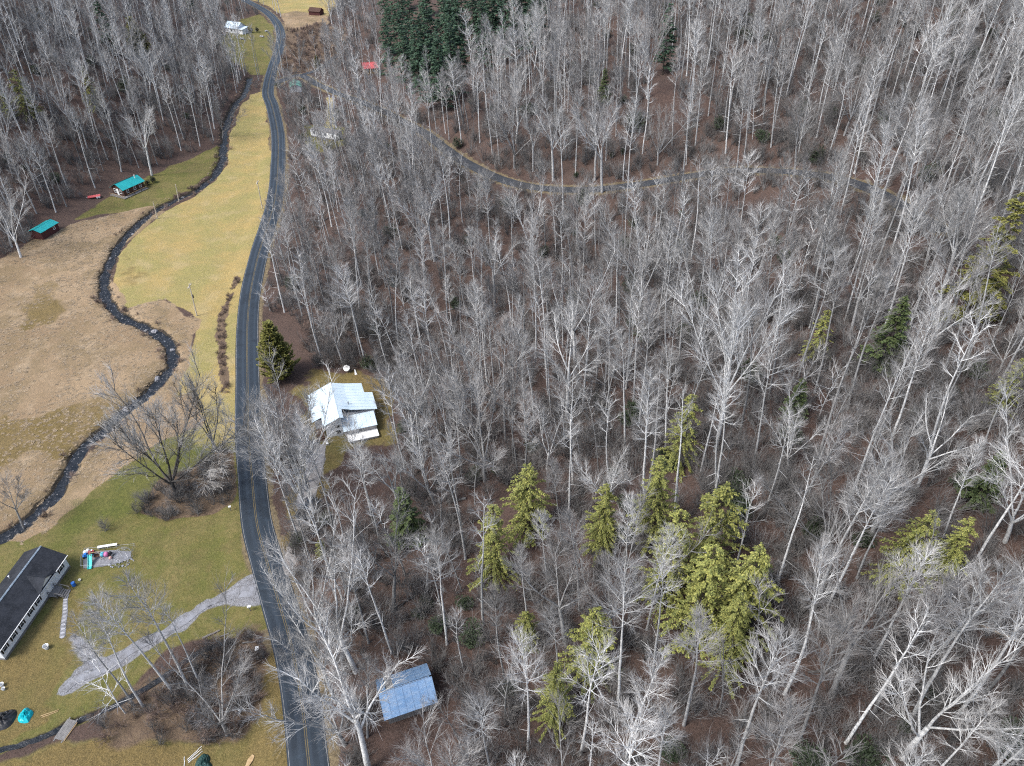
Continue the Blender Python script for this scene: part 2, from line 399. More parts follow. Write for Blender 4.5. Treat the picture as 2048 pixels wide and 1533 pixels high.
Z_OAKBRUSH = wpoly([(270, 1030), (320, 960), (400, 930), (440, 900), (470, 900), (468, 1000), (430, 1030), (330, 1045)])
Z_DITCH = wpoly([(470, 550), (455, 600), (440, 625), (432, 660), (438, 740), (444, 790), (456, 790), (454, 700), (450, 640), (462, 600), (480, 560)])
Z_VERGE = wpoly([(540, 400), (512, 520), (486, 610), (478, 700), (474, 900), (456, 900), (456, 640), (480, 560), (520, 450), (532, 380)])
Z_YARD = wpoly([(585, 780), (640, 735), (700, 745), (770, 760), (795, 800), (790, 880), (720, 895), (690, 930), (640, 990), (600, 1050), (575, 1120), (556, 1040), (590, 980), (600, 900), (605, 850)])
Z_GRAVEL2 = wpoly([(600, 885), (640, 880), (650, 920), (640, 950), (622, 1000), (600, 1030), (590, 1010), (610, 950)])
Z_FARLAWN = wpoly([(440, 75), (480, 40), (520, 28), (548, 55), (546, 100), (530, 150), (500, 150), (450, 110)])
Z_FARFIELD = wpoly([(490, -2), (560, -60), (700, -40), (655, 35), (600, 42), (575, 40), (545, 18), (520, 5)])
Z_FARTAN = wpoly([(560, 28), (590, 22), (655, 30), (660, 48), (600, 60), (577, 70)])
Z_FARBRUSH = wpoly([(575, 62), (640, 48), (690, 58), (680, 110), (640, 140), (600, 146), (560, 140)])
Z_TRAILER = wpoly([(610, 250), (690, 255), (690, 290), (650, 305), (615, 300)])
Z_LANE = wpoly([(652, 195), (668, 196), (672, 240), (668, 262), (645, 262), (655, 230)])
Z_BARN = wpoly([(735, 1325), (860, 1310), (890, 1420), (770, 1460), (735, 1420)])
Z_CUT = wpoly([(842, 258), (870, 262), (890, 290), (930, 318), (960, 352), (930, 345), (880, 310)])

def zw(poly, soft, amp=1.0, scale=6.0, seed=3):
    xs, ys = zip(*poly); m = (MX > min(xs) - soft * 2 - amp * 2) & (MX < max(xs) + soft * 2 + amp * 2) & (MY > min(ys) - soft * 2 - amp * 2) & (MY < max(ys) + soft * 2 + amp * 2)
    out = np.zeros(MX.shape); x, y = MX[m], MY[m]
    d = poly_dist(x, y, list(poly) + [poly[0]])[0]; d = np.where(in_poly(x, y, poly), d, -d) + (fbm(x / scale, y / scale, seed, 3) - .5) * 3 * amp
    out[m] = smooth(-soft, soft, d); return out

DRIVE_PX = [(512, 1182), (470, 1190), (420, 1210), (370, 1240), (320, 1272), (270, 1300), (225, 1328), (180, 1345), (150, 1362), (128, 1385)]
w_lawn = np.maximum.reduce([zw(Z_LAWN, 1.5), zw(Z_LOWLAWN, 2) * .85, zw(Z_CABIN, 2), zw(Z_FARLAWN, 4), zw(Z_TRAILER, 2), zw(Z_YARD, 2.5, 2.6, 4) * .72])
w_dry = np.maximum.reduce([zw(wpoly([(-60, 880), (0, 840), (120, 815), (230, 770), (285, 790), (230, 835), (140, 905), (60, 915), (0, 975), (-60, 1000)]), 4, 3) * .9, zw(wpoly([(60, 560), (105, 575), (130, 620), (95, 650), (45, 660), (55, 610)]), 3, 2.5) * .8, zw(wpoly([(228, 520), (290, 500), (305, 545), (270, 575), (230, 570)]), 5, 3) * .5, zw(Z_DRYLAWN, 3, 2), zw(Z_LOWLAWN, 3, 2), zw(Z_YARD, 3, 3, 4) * .8])
w_meadow = np.maximum.reduce([zw(Z_MEADOW, 1.2), zw(Z_VERGE, 1, .4), zw(Z_FARFIELD, 5), zw(Z_LANE, 1, .5)])
w_tan = np.maximum.reduce([zw(Z_TAN, 1.2), zw(Z_BANK2, 1.2, 1.2), zw(Z_BANK, 1), zw(Z_FARTAN, 4)])
w_brown = np.maximum.reduce([zw(Z_THICK, 3.5, 2.2) * .9, zw(Z_OAKBRUSH, 1, 1), zw(Z_DITCH, .6, .6, 3), zw(Z_FARBRUSH, 4, 2)])
# grass verges along both sides of the side road, a straw strip along the main one
m = near(SIDE, 12); ds = np.full(MX.shape, 99.0); ds[m] = poly_dist(MX[m], MY[m], [tuple(q[:2]) for q in SIDE[::2]])[0]
m = near(ROAD, 12); dr = np.full(MX.shape, 99.0); dr[m] = poly_dist(MX[m], MY[m], [tuple(q[:2]) for q in ROAD[::2]])[0]
w_verge = np.maximum(.9 * (1 - smooth(2.6, 4.2, ds + wob * .7)), .8 * (1 - smooth(3.2, 4.4, dr + wob * .8)))
w_gravel = np.maximum(zw(Z_GRAVEL2, 1, .8), .75 * zw(wpoly([(150, 1300), (135, 1275), (150, 1268), (175, 1290), (200, 1320), (170, 1335)]), 1.2, .8))
drive_line = catmull([P(*p) for p in DRIVE_PX], .8)
drive_half = np.interp(np.linspace(0, 1, len(drive_line)), [0, .04, .10, .2, .5, .75, .88, 1], [3.4, 2.7, 1.9, 1.3, 1.25, 1.6, 1.9, 1.3])
for q_, h_ in zip(drive_line[::2], drive_half[::2]):
    m = (np.abs(MX - q_[0]) < 8) & (np.abs(MY - q_[1]) < 8); w_gravel[m] = np.maximum(w_gravel[m], 1 - smooth(h_ * .75, h_ * 1.3, np.hypot(MX[m] - q_[0], MY[m] - q_[1]) + wob[m] * .8))
w_mud = np.maximum(1 - smooth(.9, 2.2, DC + wob * .9), .75 * (1 - smooth(.3, 1.0, DR + wob * .4)))

def ground_mat():
    q = NT('ground'); pos = q.n('ShaderNodeNewGeometry').outputs['Position']
    za = q.n('ShaderNodeAttribute', attribute_name='zone_a'); zb = q.n('ShaderNodeAttribute', attribute_name='zone_b'); zc = q.n('ShaderNodeAttribute', attribute_name='zone_c')
    def sep(a): s = q.n('ShaderNodeSeparateColor'); q.l(a.outputs['Color'], s.inputs[0]); return s.outputs
    A, B, C = sep(za), sep(zb), sep(zc)
    big = q.noise(pos, .045, 4); mid = q.noise(pos, .28, 5, .6); fin = q.noise(pos, 1.5, 5, .7); grit = q.noise(pos, 5.5, 3, .7)
    def w(sock): return q.ramp(q.math('ADD', sock, q.math('MULTIPLY', q.math('SUBTRACT', mid, .5), .7)), .36, .64)
    s = q.ramp(fin, .34, .66); g = q.ramp(grit, .40, .66)
    litter = q.mix(q.ramp(mid, .3, .7), (.066, .043, .034), (.036, .027, .0235)); litter = q.mix(q.math('MULTIPLY', q.ramp(big, .42, .62), .6), litter, (.080, .057, .045))
    litter = q.mix(q.math('MULTIPLY', s, .6), litter, (.088, .057, .046)); litter = q.mix(q.math('MULTIPLY', g, .45), litter, (.125, .092, .08)); litter = q.mix(q.math('MULTIPLY', q.ramp(q.noise(pos, 3.1, 4, .7), .52, .7), .7), litter, (.016, .012, .011))
    lawn = q.mix(q.ramp(mid, .35, .65), (.095, .098, .026), (.14, .115, .042)); lawn = q.mix(q.math('MULTIPLY', q.ramp(q.noise(pos, .11, 5, .65), .45, .62), .7), lawn, (.175, .135, .06)); lawn = q.mix(q.math('MULTIPLY', q.ramp(q.noise(pos, .2, 5, .65), .5, .66), .5), lawn, (.11, .078, .04)); lawn = q.mix(q.math('MULTIPLY', s, .6), lawn, (.07, .074, .022)); lawn = q.mix(q.math('MULTIPLY', g, .4), lawn, (.19, .18, .075))
    dry = q.mix(s, (.135, .098, .038), (.088, .066, .028)); dry = q.mix(q.math('MULTIPLY', g, .45), dry, (.27, .20, .09))
    mead = q.mix(q.ramp(q.noise(pos, .06, 5, .62), .40, .60), (.30, .212, .075), (.205, .182, .058)); mead = q.mix(q.math('MULTIPLY', q.ramp(q.noise(pos, .13, 5, .6), .5, .66), .6), mead, (.33, .255, .135)); mead = q.mix(q.math('MULTIPLY', q.ramp(mid, .42, .68), .5), mead, (.19, .158, .06)); mead = q.mix(q.math('MULTIPLY', s, .45), mead, (.25, .20, .09)); mead = q.mix(q.math('MULTIPLY', g, .4), mead, (.38, .32, .17))
    tan = q.mix(q.ramp(big, .38, .62), (.285, .205, .125), (.205, .142, .084)); tan = q.mix(q.math('MULTIPLY', q.ramp(q.noise(pos, .075, 6, .65), .45, .6), .85), tan, (.155, .115, .062)); tan = q.mix(q.math('MULTIPLY', q.ramp(q.noise(pos, .17, 6, .65), .5, .66), .7), tan, (.33, .25, .165)); tan = q.mix(q.math('MULTIPLY', s, .45), tan, (.19, .14, .085)); tan = q.mix(q.math('MULTIPLY', g, .3), tan, (.29, .225, .155))
    brown = q.mix(s, (.14, .10, .065), (.085, .060, .042)); brown = q.mix(q.math('MULTIPLY', g, .4), brown, (.19, .14, .10))
    verge = q.mix(s, (.19, .15, .09), (.10, .078, .048))
    grav = q.mix(s, (.19, .192, .205), (.105, .10, .10)); grav = q.mix(q.math('MULTIPLY', g, .6), grav, (.32, .325, .34))
    mud = q.mix(s, (.030, .025, .020), (.018, .016, .015)); mud = q.mix(q.math('MULTIPLY', g, .5), mud, (.10, .085, .06))
    col = q.mix(w(C[0]), litter, verge)
    for sock, c in ((B[0], brown), (A[0], lawn), (A[1], mead), (A[2], tan)): col = q.mix(w(sock), col, c)
    col = q.mix(q.math('MULTIPLY', q.math('MULTIPLY', w(C[2]), A[0]), .5), col, q.mix(s, (.085, .105, .022), (.06, .075, .02)))
    col = q.mix(q.math('MULTIPLY', w(C[1]), q.ramp(big, .25, .6)), col, dry); col = q.mix(w(B[0]), col, brown); col = q.mix(w(B[1]), col, grav); col = q.mix(w(B[2]), col, mud)
    q.l(col, q.p.inputs['Base Color']); q.p.inputs['Roughness'].default_value = .95; q.p.inputs['Specular IOR Level'].default_value = .1
    q.bump(q.math('ADD', fin, q.math('MULTIPLY', grit, .6)), .8, .25)
    return q.m
nx, ny = len(GX), len(GY)
me = bpy.data.meshes.new('ground'); me.vertices.add(nx * ny); me.vertices.foreach_set('co', np.stack([MX, MY, GZ], -1).ravel())
jj, ii = np.meshgrid(np.arange(ny - 1), np.arange(nx - 1), indexing='ij'); v0 = (jj * nx + ii).ravel()
quads = np.stack([v0, v0 + 1, v0 + nx + 1, v0 + nx], -1)
me.loops.add(quads.size); me.loops.foreach_set('vertex_index', quads.ravel()); me.polygons.add(len(quads)); me.polygons.foreach_set('loop_start', np.arange(0, quads.size, 4)); me.polygons.foreach_set('loop_total', np.full(len(quads), 4))
me.polygons.foreach_set('use_smooth', np.ones(len(quads), bool)); me.update(calc_edges=True)
zero = np.zeros(MX.shape)
for nm, ch in (('zone_a', (w_lawn, w_meadow, w_tan)), ('zone_b', (w_brown, w_gravel, w_mud)), ('zone_c', (w_verge, w_dry, zw(wpoly([(150, 1010), (300, 905), (430, 885), (440, 900), (400, 930), (310, 985), (270, 1040), (180, 1060), (110, 1070)]), 8, 3)))):
    a = me.attributes.new(nm, 'FLOAT_COLOR', 'POINT'); a.data.foreach_set('color', np.stack([*ch, np.ones(MX.shape)], -1).ravel())
me.materials.append(ground_mat()); tag(mesh_obj('ground', me), kind='structure')

# ---------------------------------------------------------------- roads, drives, water
def ribbon(name, line, half, mat, lift, off=0.0, edge=0.0, parent=None, kind='structure', cols=5, drape=True, crown=0.0, seed=0):
    pts = np.asarray(line); d = np.gradient(pts[:, :2], axis=0); d /= np.linalg.norm(d, axis=1)[:, None]; nrm = np.stack([d[:, 1], -d[:, 0]], -1)
    v = []; f = []; n = len(pts); hw = np.full(n, half) if np.isscalar(half) else np.asarray(half)
    for j, u in enumerate(np.linspace(-1, 1, cols)):
        s = hw * u + off
        if edge and abs(u) == 1: s = s + u * (fbm(np.arange(n) / 7.0, np.full(n, j * 9.0 + seed), 60 + seed, 3) - .5) * 2 * edge
        xy = pts[:, :2] + nrm * s[:, None]
        z = (H(xy[:, 0], xy[:, 1]) if drape else pts[:, 2]) + lift + crown * (1 - u * u)
        v.append(np.column_stack([xy, z]))
    V = np.stack(v, 1).reshape(-1, 3)
    for i in range(n - 1):
        for j in range(cols - 1):
            a = i * cols + j; f.append((a, a + 1, a + cols + 1, a + cols))
    me = bpy.data.meshes.new(name); me.from_pydata(V.tolist(), [], f); me.materials.append(mat)
    uv = me.uv_layers.new(name='strip'); arc = np.concatenate([[0], np.cumsum(np.linalg.norm(np.diff(pts[:, :2], axis=0), axis=1))])
    li = np.zeros(len(me.loops), int); me.loops.foreach_get('vertex_index', li)
    uv.data.foreach_set('uv', np.column_stack([(li % cols) / (cols - 1), arc[li // cols] / 10]).ravel())
    me.polygons.foreach_set('use_smooth', [True] * len(me.polygons)); o = mesh_obj(name, me, parent)
    if kind and not parent: tag(o, kind=kind)
    return o

def asphalt(name, c1, c2, track):
    q = NT(name); uv = q.n('ShaderNodeUVMap', uv_map='strip').outputs[0]; pos = q.n('ShaderNodeNewGeometry').outputs['Position']
    sx = q.n('ShaderNodeSeparateXYZ'); q.l(uv, sx.inputs[0])
    mp = q.n('ShaderNodeMapping'); mp.inputs['Scale'].default_value = (9, .25, 1); q.l(uv, mp.inputs[0]); st = q.noise(mp.outputs[0], 1.0, 4, .6)
    w = q.n('ShaderNodeMath', operation='SINE'); q.l(q.math('MULTIPLY', sx.outputs[0], 25.13), w.inputs[0])
    tr = q.ramp(q.math('ADD', q.math('MULTIPLY', w.outputs[0], .35), st), .35, .95)
    col = q.mix(q.ramp(q.noise(pos, .5, 5), .35, .65), c1, c2); col = q.mix(tr, col, track); col = q.mix(q.math('MULTIPLY', q.ramp(q.noise(pos, .16, 5, .7), .52, .6), .55), col, tuple(c * .6 for c in c1)); col = q.mix(q.math('MULTIPLY', q.ramp(q.noise(pos, .33, 6, .75), .6, .68), .5), col, tuple(c * 1.7 for c in c2)); col = q.mix(q.math('MULTIPLY', q.ramp(q.noise(pos, 6, 3), .5, .75), .4), col, tuple(c * 1.8 for c in c1))
    q.l(col, q.p.inputs['Base Color']); q.p.inputs['Specular IOR Level'].default_value = .30
    rr = q.n('ShaderNodeMapRange'); q.l(tr, rr.inputs[0]); rr.inputs[3].default_value = .70; rr.inputs[4].default_value = .48; q.l(rr.outputs[0], q.p.inputs['Roughness'])
    return q.m
M['asphalt'] = asphalt('asphalt', (.015, .022, .031), (.019, .028, .038), (.026, .036, .048))
M['asphalt_old'] = asphalt('old_asphalt', (.030, .033, .038), (.040, .043, .048), (.046, .049, .054))
M['gravel'] = pm('gravel', (.20, .205, .225), (.11, .108, .11), .7, .9, .6, fine=(.29, .295, .31))
M['gravel_dark'] = pm('worn_gravel', (.26, .245, .235), (.15, .135, .125), 1.2, .9, .6, fine=(.36, .35, .34))
M['yellow_line'] = pm('yellow_paint', (.17, .125, .045), (.10, .08, .04), 2, .7); M['white_line'] = pm('white_paint', (.25, .25, .24), (.10, .10, .10), 1.2, .7)
road = ribbon('road', ROAD, 2.65, M['asphalt'], .03, edge=.10, crown=.06, cols=7)
for off in (-.13, .13): ribbon('centre_line', ROAD, .04, M['yellow_line'], .098, off, parent=road, cols=2)
for off in (-2.45, 2.45): ribbon('edge_line', ROAD, .04, M['white_line'], .052, off, parent=road, cols=2)
ribbon('side_road', SIDE[3:], 2.0, M['asphalt_old'], .06, edge=.15, crown=.04, seed=3)
ribbon('lane_spur', SPUR, 1.5, M['asphalt_old'], .07, edge=.2, crown=.03, seed=5)
def gline(px_pts, step=.8): return catmull([P(*p) for p in px_pts], step)
ribbon('driveway', drive_line, drive_half * .45, M['gravel'], .05, edge=.7, seed=8)
hd = gline([(566, 1150), (590, 1105), (604, 1060), (616, 1010), (628, 960), (633, 925), (636, 890)])
ribbon('house_drive', hd, 1.3, M['gravel_dark'], .05, edge=.5, seed=14)
for s in (-.85, .85):
    ribbon('lane_track', gline([(662, 190), (664, 215), (666, 240), (668, 258)]), .35, M['gravel'], .06, s, edge=.15, seed=20)

def water_mat():
    q = NT('creek_water'); pos = q.n('ShaderNodeNewGeometry').outputs['Position']
    n1 = q.noise(pos, 1.1, 5, .65); foam = q.ramp(q.noise(pos, 1.1, 6, .8), .60, .70)
    col = q.mix(q.ramp(n1, .35, .65), (.008, .011, .015), (.020, .023, .028)); col = q.mix(foam, col, (.36, .39, .43))
    q.l(col, q.p.inputs['Base Color']); q.p.inputs['Roughness'].default_value = .16; q.p.inputs['IOR'].default_value = 1.33; q.p.inputs['Specular IOR Level'].default_value = .38
    q.bump(q.noise(pos, 1.9, 5, .65), .8, .25); return q.m
M['water'] = water_mat()
cz = CREEK.copy(); cz[:, 2] = np.array([H(p[0], p[1]) for p in CREEK]); relax(cz, 60); cz[:, 2] += .36
creek = ribbon('creek', cz, 3.3, M['water'], 0, drape=False, cols=3)
rz = RILL.copy(); rz[:, 2] = np.array([H(p[0], p[1]) for p in RILL]); relax(rz, 40); rz[:, 2] += .12
ribbon('ditch_water', rz, .45, M['water'], 0, drape=False, cols=3)
# ---------------------------------------------------------------- tree shapes
UPV = Vector((0, 0, 1))
class TB(MB):
    def __init__(s): super().__init__(); s.tw = []
    def limb(s, pts, r0, r1, n, t0, t1):
        m = len(pts); s.tube(pts, [r0 + (r1 - r0) * i / (m - 1) for i in range(m)], n)
        for i in range(m): s.tw += [t0 + (t1 - t0) * i / (m - 1)] * n
    def mesh(s, name, mat, smooth_=True, attr='twig'):
        me = super().mesh(name, mat, smooth_)
        a = me.attributes.new(attr, 'FLOAT', 'POINT'); a.data.foreach_set('value', s.tw); return me

def side_dir(d, ang, spin):
    ref = UPV if abs(d.z) < 0.95 else Vector((1, 0, 0))
    u = d.cross(ref).normalized(); w = u.cross(d).normalized()
    return (d * math.cos(ang) + (u * math.cos(spin) + w * math.sin(spin)) * math.sin(ang)).normalized()

def wander(r, p, d, L, n, jit, up):
    pts = [p.copy()]; d = d.copy()
    for i in range(n):
        d = (d + Vector((r.uniform(-1, 1), r.uniform(-1, 1), r.uniform(-1, 1))) * jit + UPV * up).normalized()
        p = p + d * (L / n); pts.append(p.copy())
    return pts

def lerp_pts(pts, t):
    f = t * (len(pts) - 1); i = min(int(f), len(pts) - 2); return pts[i].lerp(pts[i + 1], f - i), (pts[i + 1] - pts[i]).normalized()

def twigs(r, tb, pts, L, n2, n3, q, k=1.0):
    """second and third order shoots along one main branch"""
    for j in range(n2):
        t = 0.16 + 0.84 * (j + r.random()) / n2
        p, d = lerp_pts(pts, min(t, .999))
        d2 = side_dir(d, r.uniform(.35, .75), r.uniform(0, 6.28))
        L2 = L * r.uniform(.30, .55) * (1.2 - .6 * t)
        p2 = wander(r, p, d2, L2, 2, .09, .07 * q)
        tb.limb(p2, .027 * k, .012 * k, 3, .3, .7)
        for m_ in range(n3):
            t3 = .15 + .85 * (m_ + r.random()) / n3
            a, b = lerp_pts(p2, min(t3, .999))
            d3 = (side_dir(b, r.uniform(.3, .7), r.uniform(0, 6.28)) + UPV * .12) * (r.uniform(.55, 1.5) * (.5 + .5 * min(1.5, L / 4)))
            tb.limb([a, a + d3], .0125 * k, .006 * k, 3, .75, 1)

def poplar(seed, h=28, crown=.42, spread=5.0, n1=25, n2=9, n3=7, elev=.85, mat='bark_pale', lean=.02):
    r = random.Random(seed); tr = TB(); cr = TB()
    pts = [Vector((0, 0, -.6))]; d = Vector((r.uniform(-lean, lean), r.uniform(-lean, lean), 1)).normalized()
    for i in range(14):
        d = (d + Vector((r.uniform(-1, 1), r.uniform(-1, 1), 0)) * .035).normalized(); pts.append(pts[-1] + d * ((h + .6) / 14))
    R0 = h * .0078
    rad = [R0 * (1.35 if i == 0 else 1) * (1 - .90 * (i / 14) ** 1.15) for i in range(15)]
    tr.tube(pts, rad, 7)
    tr.tw = [max(0, (i // 7) / 14 - .75) for i in range(len(tr.v))]
    spin = r.uniform(0, 6.28)
    for k in range(n1):
        u = (k + r.uniform(-.3, .3)) / n1; u = min(max(u, 0), 1)
        p, td = lerp_pts(pts, min(.995, crown + (1 - crown) * u))
        spin += 2.4 + r.uniform(-.4, .4)
        L = spread * r.uniform(.7, 1.2) * ((1 - u) ** .55 * (.55 + .45 * min(1, u * 3.5)) + .16)
        el = elev * (.55 + .6 * u) + r.uniform(-.15, .2)
        dd = Vector((math.cos(spin) * math.cos(el), math.sin(spin) * math.cos(el), math.sin(el)))
        b = wander(r, p, dd, L, 4, .07, .08)
        cr.limb(b, max(.04, R0 * .28 * (1 - .6 * u)), .018, 4, .05, .3)
        twigs(r, cr, b, L, max(3, int(n2 * (.5 + .6 * L / spread))), n3, 1)
    # a few dead stubs on the bare stem
    for k in range(5):
        p, td = lerp_pts(pts, r.uniform(.15, crown)); a = r.uniform(0, 6.28)
        cr.limb(wander(r, p, Vector((math.cos(a), math.sin(a), .1)), r.uniform(.6, 2.2), 3, .15, -.02), .03, .012, 3, .2, .6)
    return tr, cr, mat, h

def spreading(seed, h=22, fork=.30, spread=7.5, n0=5, n1=9, n2=8, n3=5, mat='bark_pale', k=1.0, tilt=(.35, .75), thick=1.0):
    r = random.Random(seed); tr = TB(); cr = TB()
    pts = wander(r, Vector((0, 0, -.6)), Vector((r.uniform(-.06, .06), r.uniform(-.06, .06), 1)).normalized(), h * fork + .6, 5, .05, .02)
    R0 = h * .013 * thick
    tr.limb(pts, R0 * 1.25, R0 * .8, 8, 0, 0)
    spin = r.uniform(0, 6.28); limbs = []
    for k0 in range(n0):
        spin += 6.28 / n0 + r.uniform(-.4, .4); a = r.uniform(*tilt) if k0 else r.uniform(.05, .2)
        p, td = lerp_pts(pts, r.uniform(.72, 1.0) if k0 > 1 else .995)
        dd = (Vector((math.cos(spin) * math.sin(a), math.sin(spin) * math.sin(a), math.cos(a)))).normalized()
        L = (h * (1 - fork)) / max(.72, math.cos(a)) * r.uniform(.78, 1.0)
        b = wander(r, p, dd, L, 8, .11, .05); tr.limb(b, R0 * r.uniform(.42, .62), .03, 5, 0, .45); limbs.append((b, L))
    for b, L in limbs:
        for j in range(n1):
            t = .22 + .76 * (j + r.random()) / n1; p, d = lerp_pts(b, min(t, .995))
            d1 = side_dir(d, r.uniform(.4, .8), r.uniform(0, 6.28)); L1 = spread * r.uniform(.38, .72) * (1.15 - .6 * t)
            bb = wander(r, p, d1, L1, 3, .10, .09); cr.limb(bb, .052 * k, .018, 4, .1, .35); twigs(r, cr, bb, L1, n2, n3, 1, k)
        twigs(r, cr, b[-4:], L * .45, n2, n3, 1, k)
    return tr, cr, mat, h

def shrub(seed, h=3.5, n=9, n2=6, n3=4, mat='bark_brush', w=.6):
    r = random.Random(seed); tr = TB(); cr = TB()
    for i in range(n):
        a = r.uniform(0, 6.28); t = r.uniform(.1, w); o = Vector((r.uniform(-.3, .3), r.uniform(-.3, .3), -.2))
        L = h * r.uniform(.65, 1.05); b = wander(r, o, Vector((math.cos(a) * math.sin(t), math.sin(a) * math.sin(t), math.cos(t))), L, 4, .15, .04)
        tr.limb(b, .03 + h * .004, .012, 3, .1, .6); twigs(r, cr, b, L * .8, n2, n3, 1, .8)
    return tr, cr, mat, h

def conifer(seed, h=18, width=4.2, whorls=26, per=6, mat='hemlock', droop=.12, base=.08, leaf=.42, dens=15, point=.85, trunk='bark_conifer', clump=.0):
    r = random.Random(seed); tr = TB(); cr = TB()
    pts = wander(r, Vector((0, 0, -.5)), UPV, h + .5, 8, .015, 0); tr.limb(pts, h * .0105, .02, 6, 0, 0)
    for wv in range(whorls):
        u = base + (1 - base) * (wv + r.uniform(0, .8)) / whorls
        if u > .985: u = .985
        Lw = width * ((1 - (u - base) / (1 - base)) ** point) + .25
        if r.random() < clump: Lw *= .55
        for j in range(per):
            a = r.uniform(0, 6.28); L = Lw * r.uniform(.55, 1.12); p, _ = lerp_pts(pts, u)
            el = r.uniform(-.05, .3) - droop * (1 - u)
            b = wander(r, p, Vector((math.cos(a) * math.cos(el), math.sin(a) * math.cos(el), math.sin(el))), L, 4, .08, -droop * .5)
            tr.limb(b, .02 + L * .006, .008, 3, .2, .5)
            side = Vector((-math.sin(a), math.cos(a), 0))
            for q in range(max(4, int(dens * L / width) + 3)):
                t = .18 + .82 * r.random() ** .8; c, d = lerp_pts(b, min(t, .999))
                s = r.choice((-1, 1)) * r.uniform(.3, 1.1)
                dd = (d * r.uniform(.4, 1) + side * s + UPV * r.uniform(-.25, .25)).normalized()
                ll = leaf * r.uniform(.7, 1.6); ww = ll * r.uniform(.22, .38)
                nrm = (UPV + Vector((r.uniform(-.7, .7), r.uniform(-.7, .7), 0))).normalized(); sd = dd.cross(nrm).normalized() * ww
                c = c + Vector((r.uniform(-.1, .1), r.uniform(-.1, .1), r.uniform(-.12, .12)))
                i0 = len(cr.v); e = c + dd * ll - UPV * (ll * r.uniform(.0, .25)); m_ = c + dd * ll * .45
                for z in (c, m_ + sd, e, m_ - sd): cr.v.append((z.x, z.y, z.z))
                cr.f.append((i0, i0 + 1, i0 + 2, i0 + 3)); lv = r.random() ** 2; cr.tw += [lv * .5, lv, min(1, lv + .3), lv]
    return tr, cr, mat, h, trunk

def evergreen_bush(seed, h=2.6, w=2.2, n=900, mat='rhodo', leaf=.28):
    r = random.Random(seed); tr = TB(); cr = TB()
    for i in range(9):
        a = r.uniform(0, 6.28); t = r.uniform(.1, .7)
        b = wander(r, Vector((0, 0, -.1)), Vector((math.cos(a) * math.sin(t), math.sin(a) * math.sin(t), math.cos(t))), h * .9, 3, .15, .02); tr.limb(b, .035, .012, 3, .2, .6)
    lumps = [(Vector((r.uniform(-.5, .5) * w, r.uniform(-.5, .5) * w, h * r.uniform(.35, .75))), r.uniform(.35, .6)) for _ in range(8)]
    for i in range(n):
        c, s = r.choice(lumps); v = Vector((r.gauss(0, 1), r.gauss(0, 1), r.gauss(0, 1))).normalized() * r.uniform(.55, 1.0)
        p = c + Vector((v.x * w * s, v.y * w * s, v.z * h * s * .75)); p.z = max(p.z, .05)
        d = (v + Vector((r.uniform(-.6, .6), r.uniform(-.6, .6), r.uniform(-.5, .5)))).normalized(); sd = d.cross(UPV + Vector((r.uniform(-.5, .5), .1, 0))).normalized()
        ll = leaf * r.uniform(.7, 1.4); i0 = len(cr.v)
        for z in (p, p + d * ll * .5 + sd * ll * .3, p + d * ll, p + d * ll * .5 - sd * ll * .3): cr.v.append((z.x, z.y, z.z))
        cr.f.append((i0, i0 + 1, i0 + 2, i0 + 3)); lv = r.random(); cr.tw += [lv] * 4
    return tr, cr, mat, h, 'bark_brush'

PROTO = {}
def reg(key, made):
    tr, cr, mat, h = made[:4]
    if len(made) == 5: tm = tr.mesh(key + '_trunk', M[made[4]]); cm = cr.mesh(key + '_crown', M[mat], False, 'leaf')
    else: tm = tr.mesh(key + '_trunk', M[mat]); cm = cr.mesh(key + '_crown', M[mat], False)
    PROTO[key] = (tm, cm, h, tr, cr)
for i, a in enumerate([dict(h=30, crown=.58, spread=4.2), dict(h=27, crown=.62, spread=3.4, elev=1.05, n1=20), dict(h=31, crown=.64, spread=4.8, elev=.85), dict(h=26, crown=.66, spread=3.2, elev=1.1, n1=18, mat='bark_grey'), dict(h=29, crown=.54, spread=3.9, elev=1.0), dict(h=28, crown=.62, spread=4.2, elev=.68, n1=19), dict(h=25, crown=.50, spread=3.4, elev=1.15, n1=24, mat='bark_grey')]): reg('poplar%d' % i, poplar(100 + i, **a))
for i, a in enumerate([dict(h=23), dict(h=21, fork=.42, n0=4, mat='bark_grey', tilt=(.2, .55)), dict(h=24, fork=.5, n0=5, tilt=(.3, .65), spread=6.5), dict(h=20, fork=.22, n0=6, tilt=(.35, .9), spread=7, mat='bark_grey')]): reg('spread%d' % i, spreading(200 + i, **a))
for i, a in enumerate([dict(h=13, crown=.30, spread=2.6, n1=15, n2=5, n3=4, mat='bark_grey'), dict(h=11, crown=.25, spread=2.9, n1=14, n2=5, n3=4, elev=.6), dict(h=15, crown=.45, spread=2.4, n1=14, n2=5, n3=4, elev=.9, mat='bark_grey')]): reg('slim%d' % i, poplar(300 + i, lean=.08, **a))
for i, a in enumerate([dict(h=23, crown=.66, spread=2.3, n1=14, n2=5, n3=5, elev=1.0), dict(h=21, crown=.72, spread=2.0, n1=12, n2=5, n3=5, elev=.9), dict(h=24, crown=.60, spread=2.5, n1=16, n2=5, n3=5, elev=1.1, mat='bark_grey'), dict(h=20, crown=.62, spread=2.6, n1=13, n2=6, n3=5, elev=.75)]): reg('polew%d' % i, poplar(320 + i, lean=.05, **a))
for i, a in enumerate([dict(), dict(h=4.5, n=11, w=.8), dict(h=3, n=12, w=1.0), dict(h=5.5, n=8, w=.45)]): reg('brush%d' % i, shrub(400 + i, **a))
for i, a in enumerate([dict(h=2.4, n=12, w=1.0, mat='bark_red'), dict(h=1.7, n=13, w=1.2, mat='bark_red')]): reg('red%d' % i, shrub(420 + i, **a))
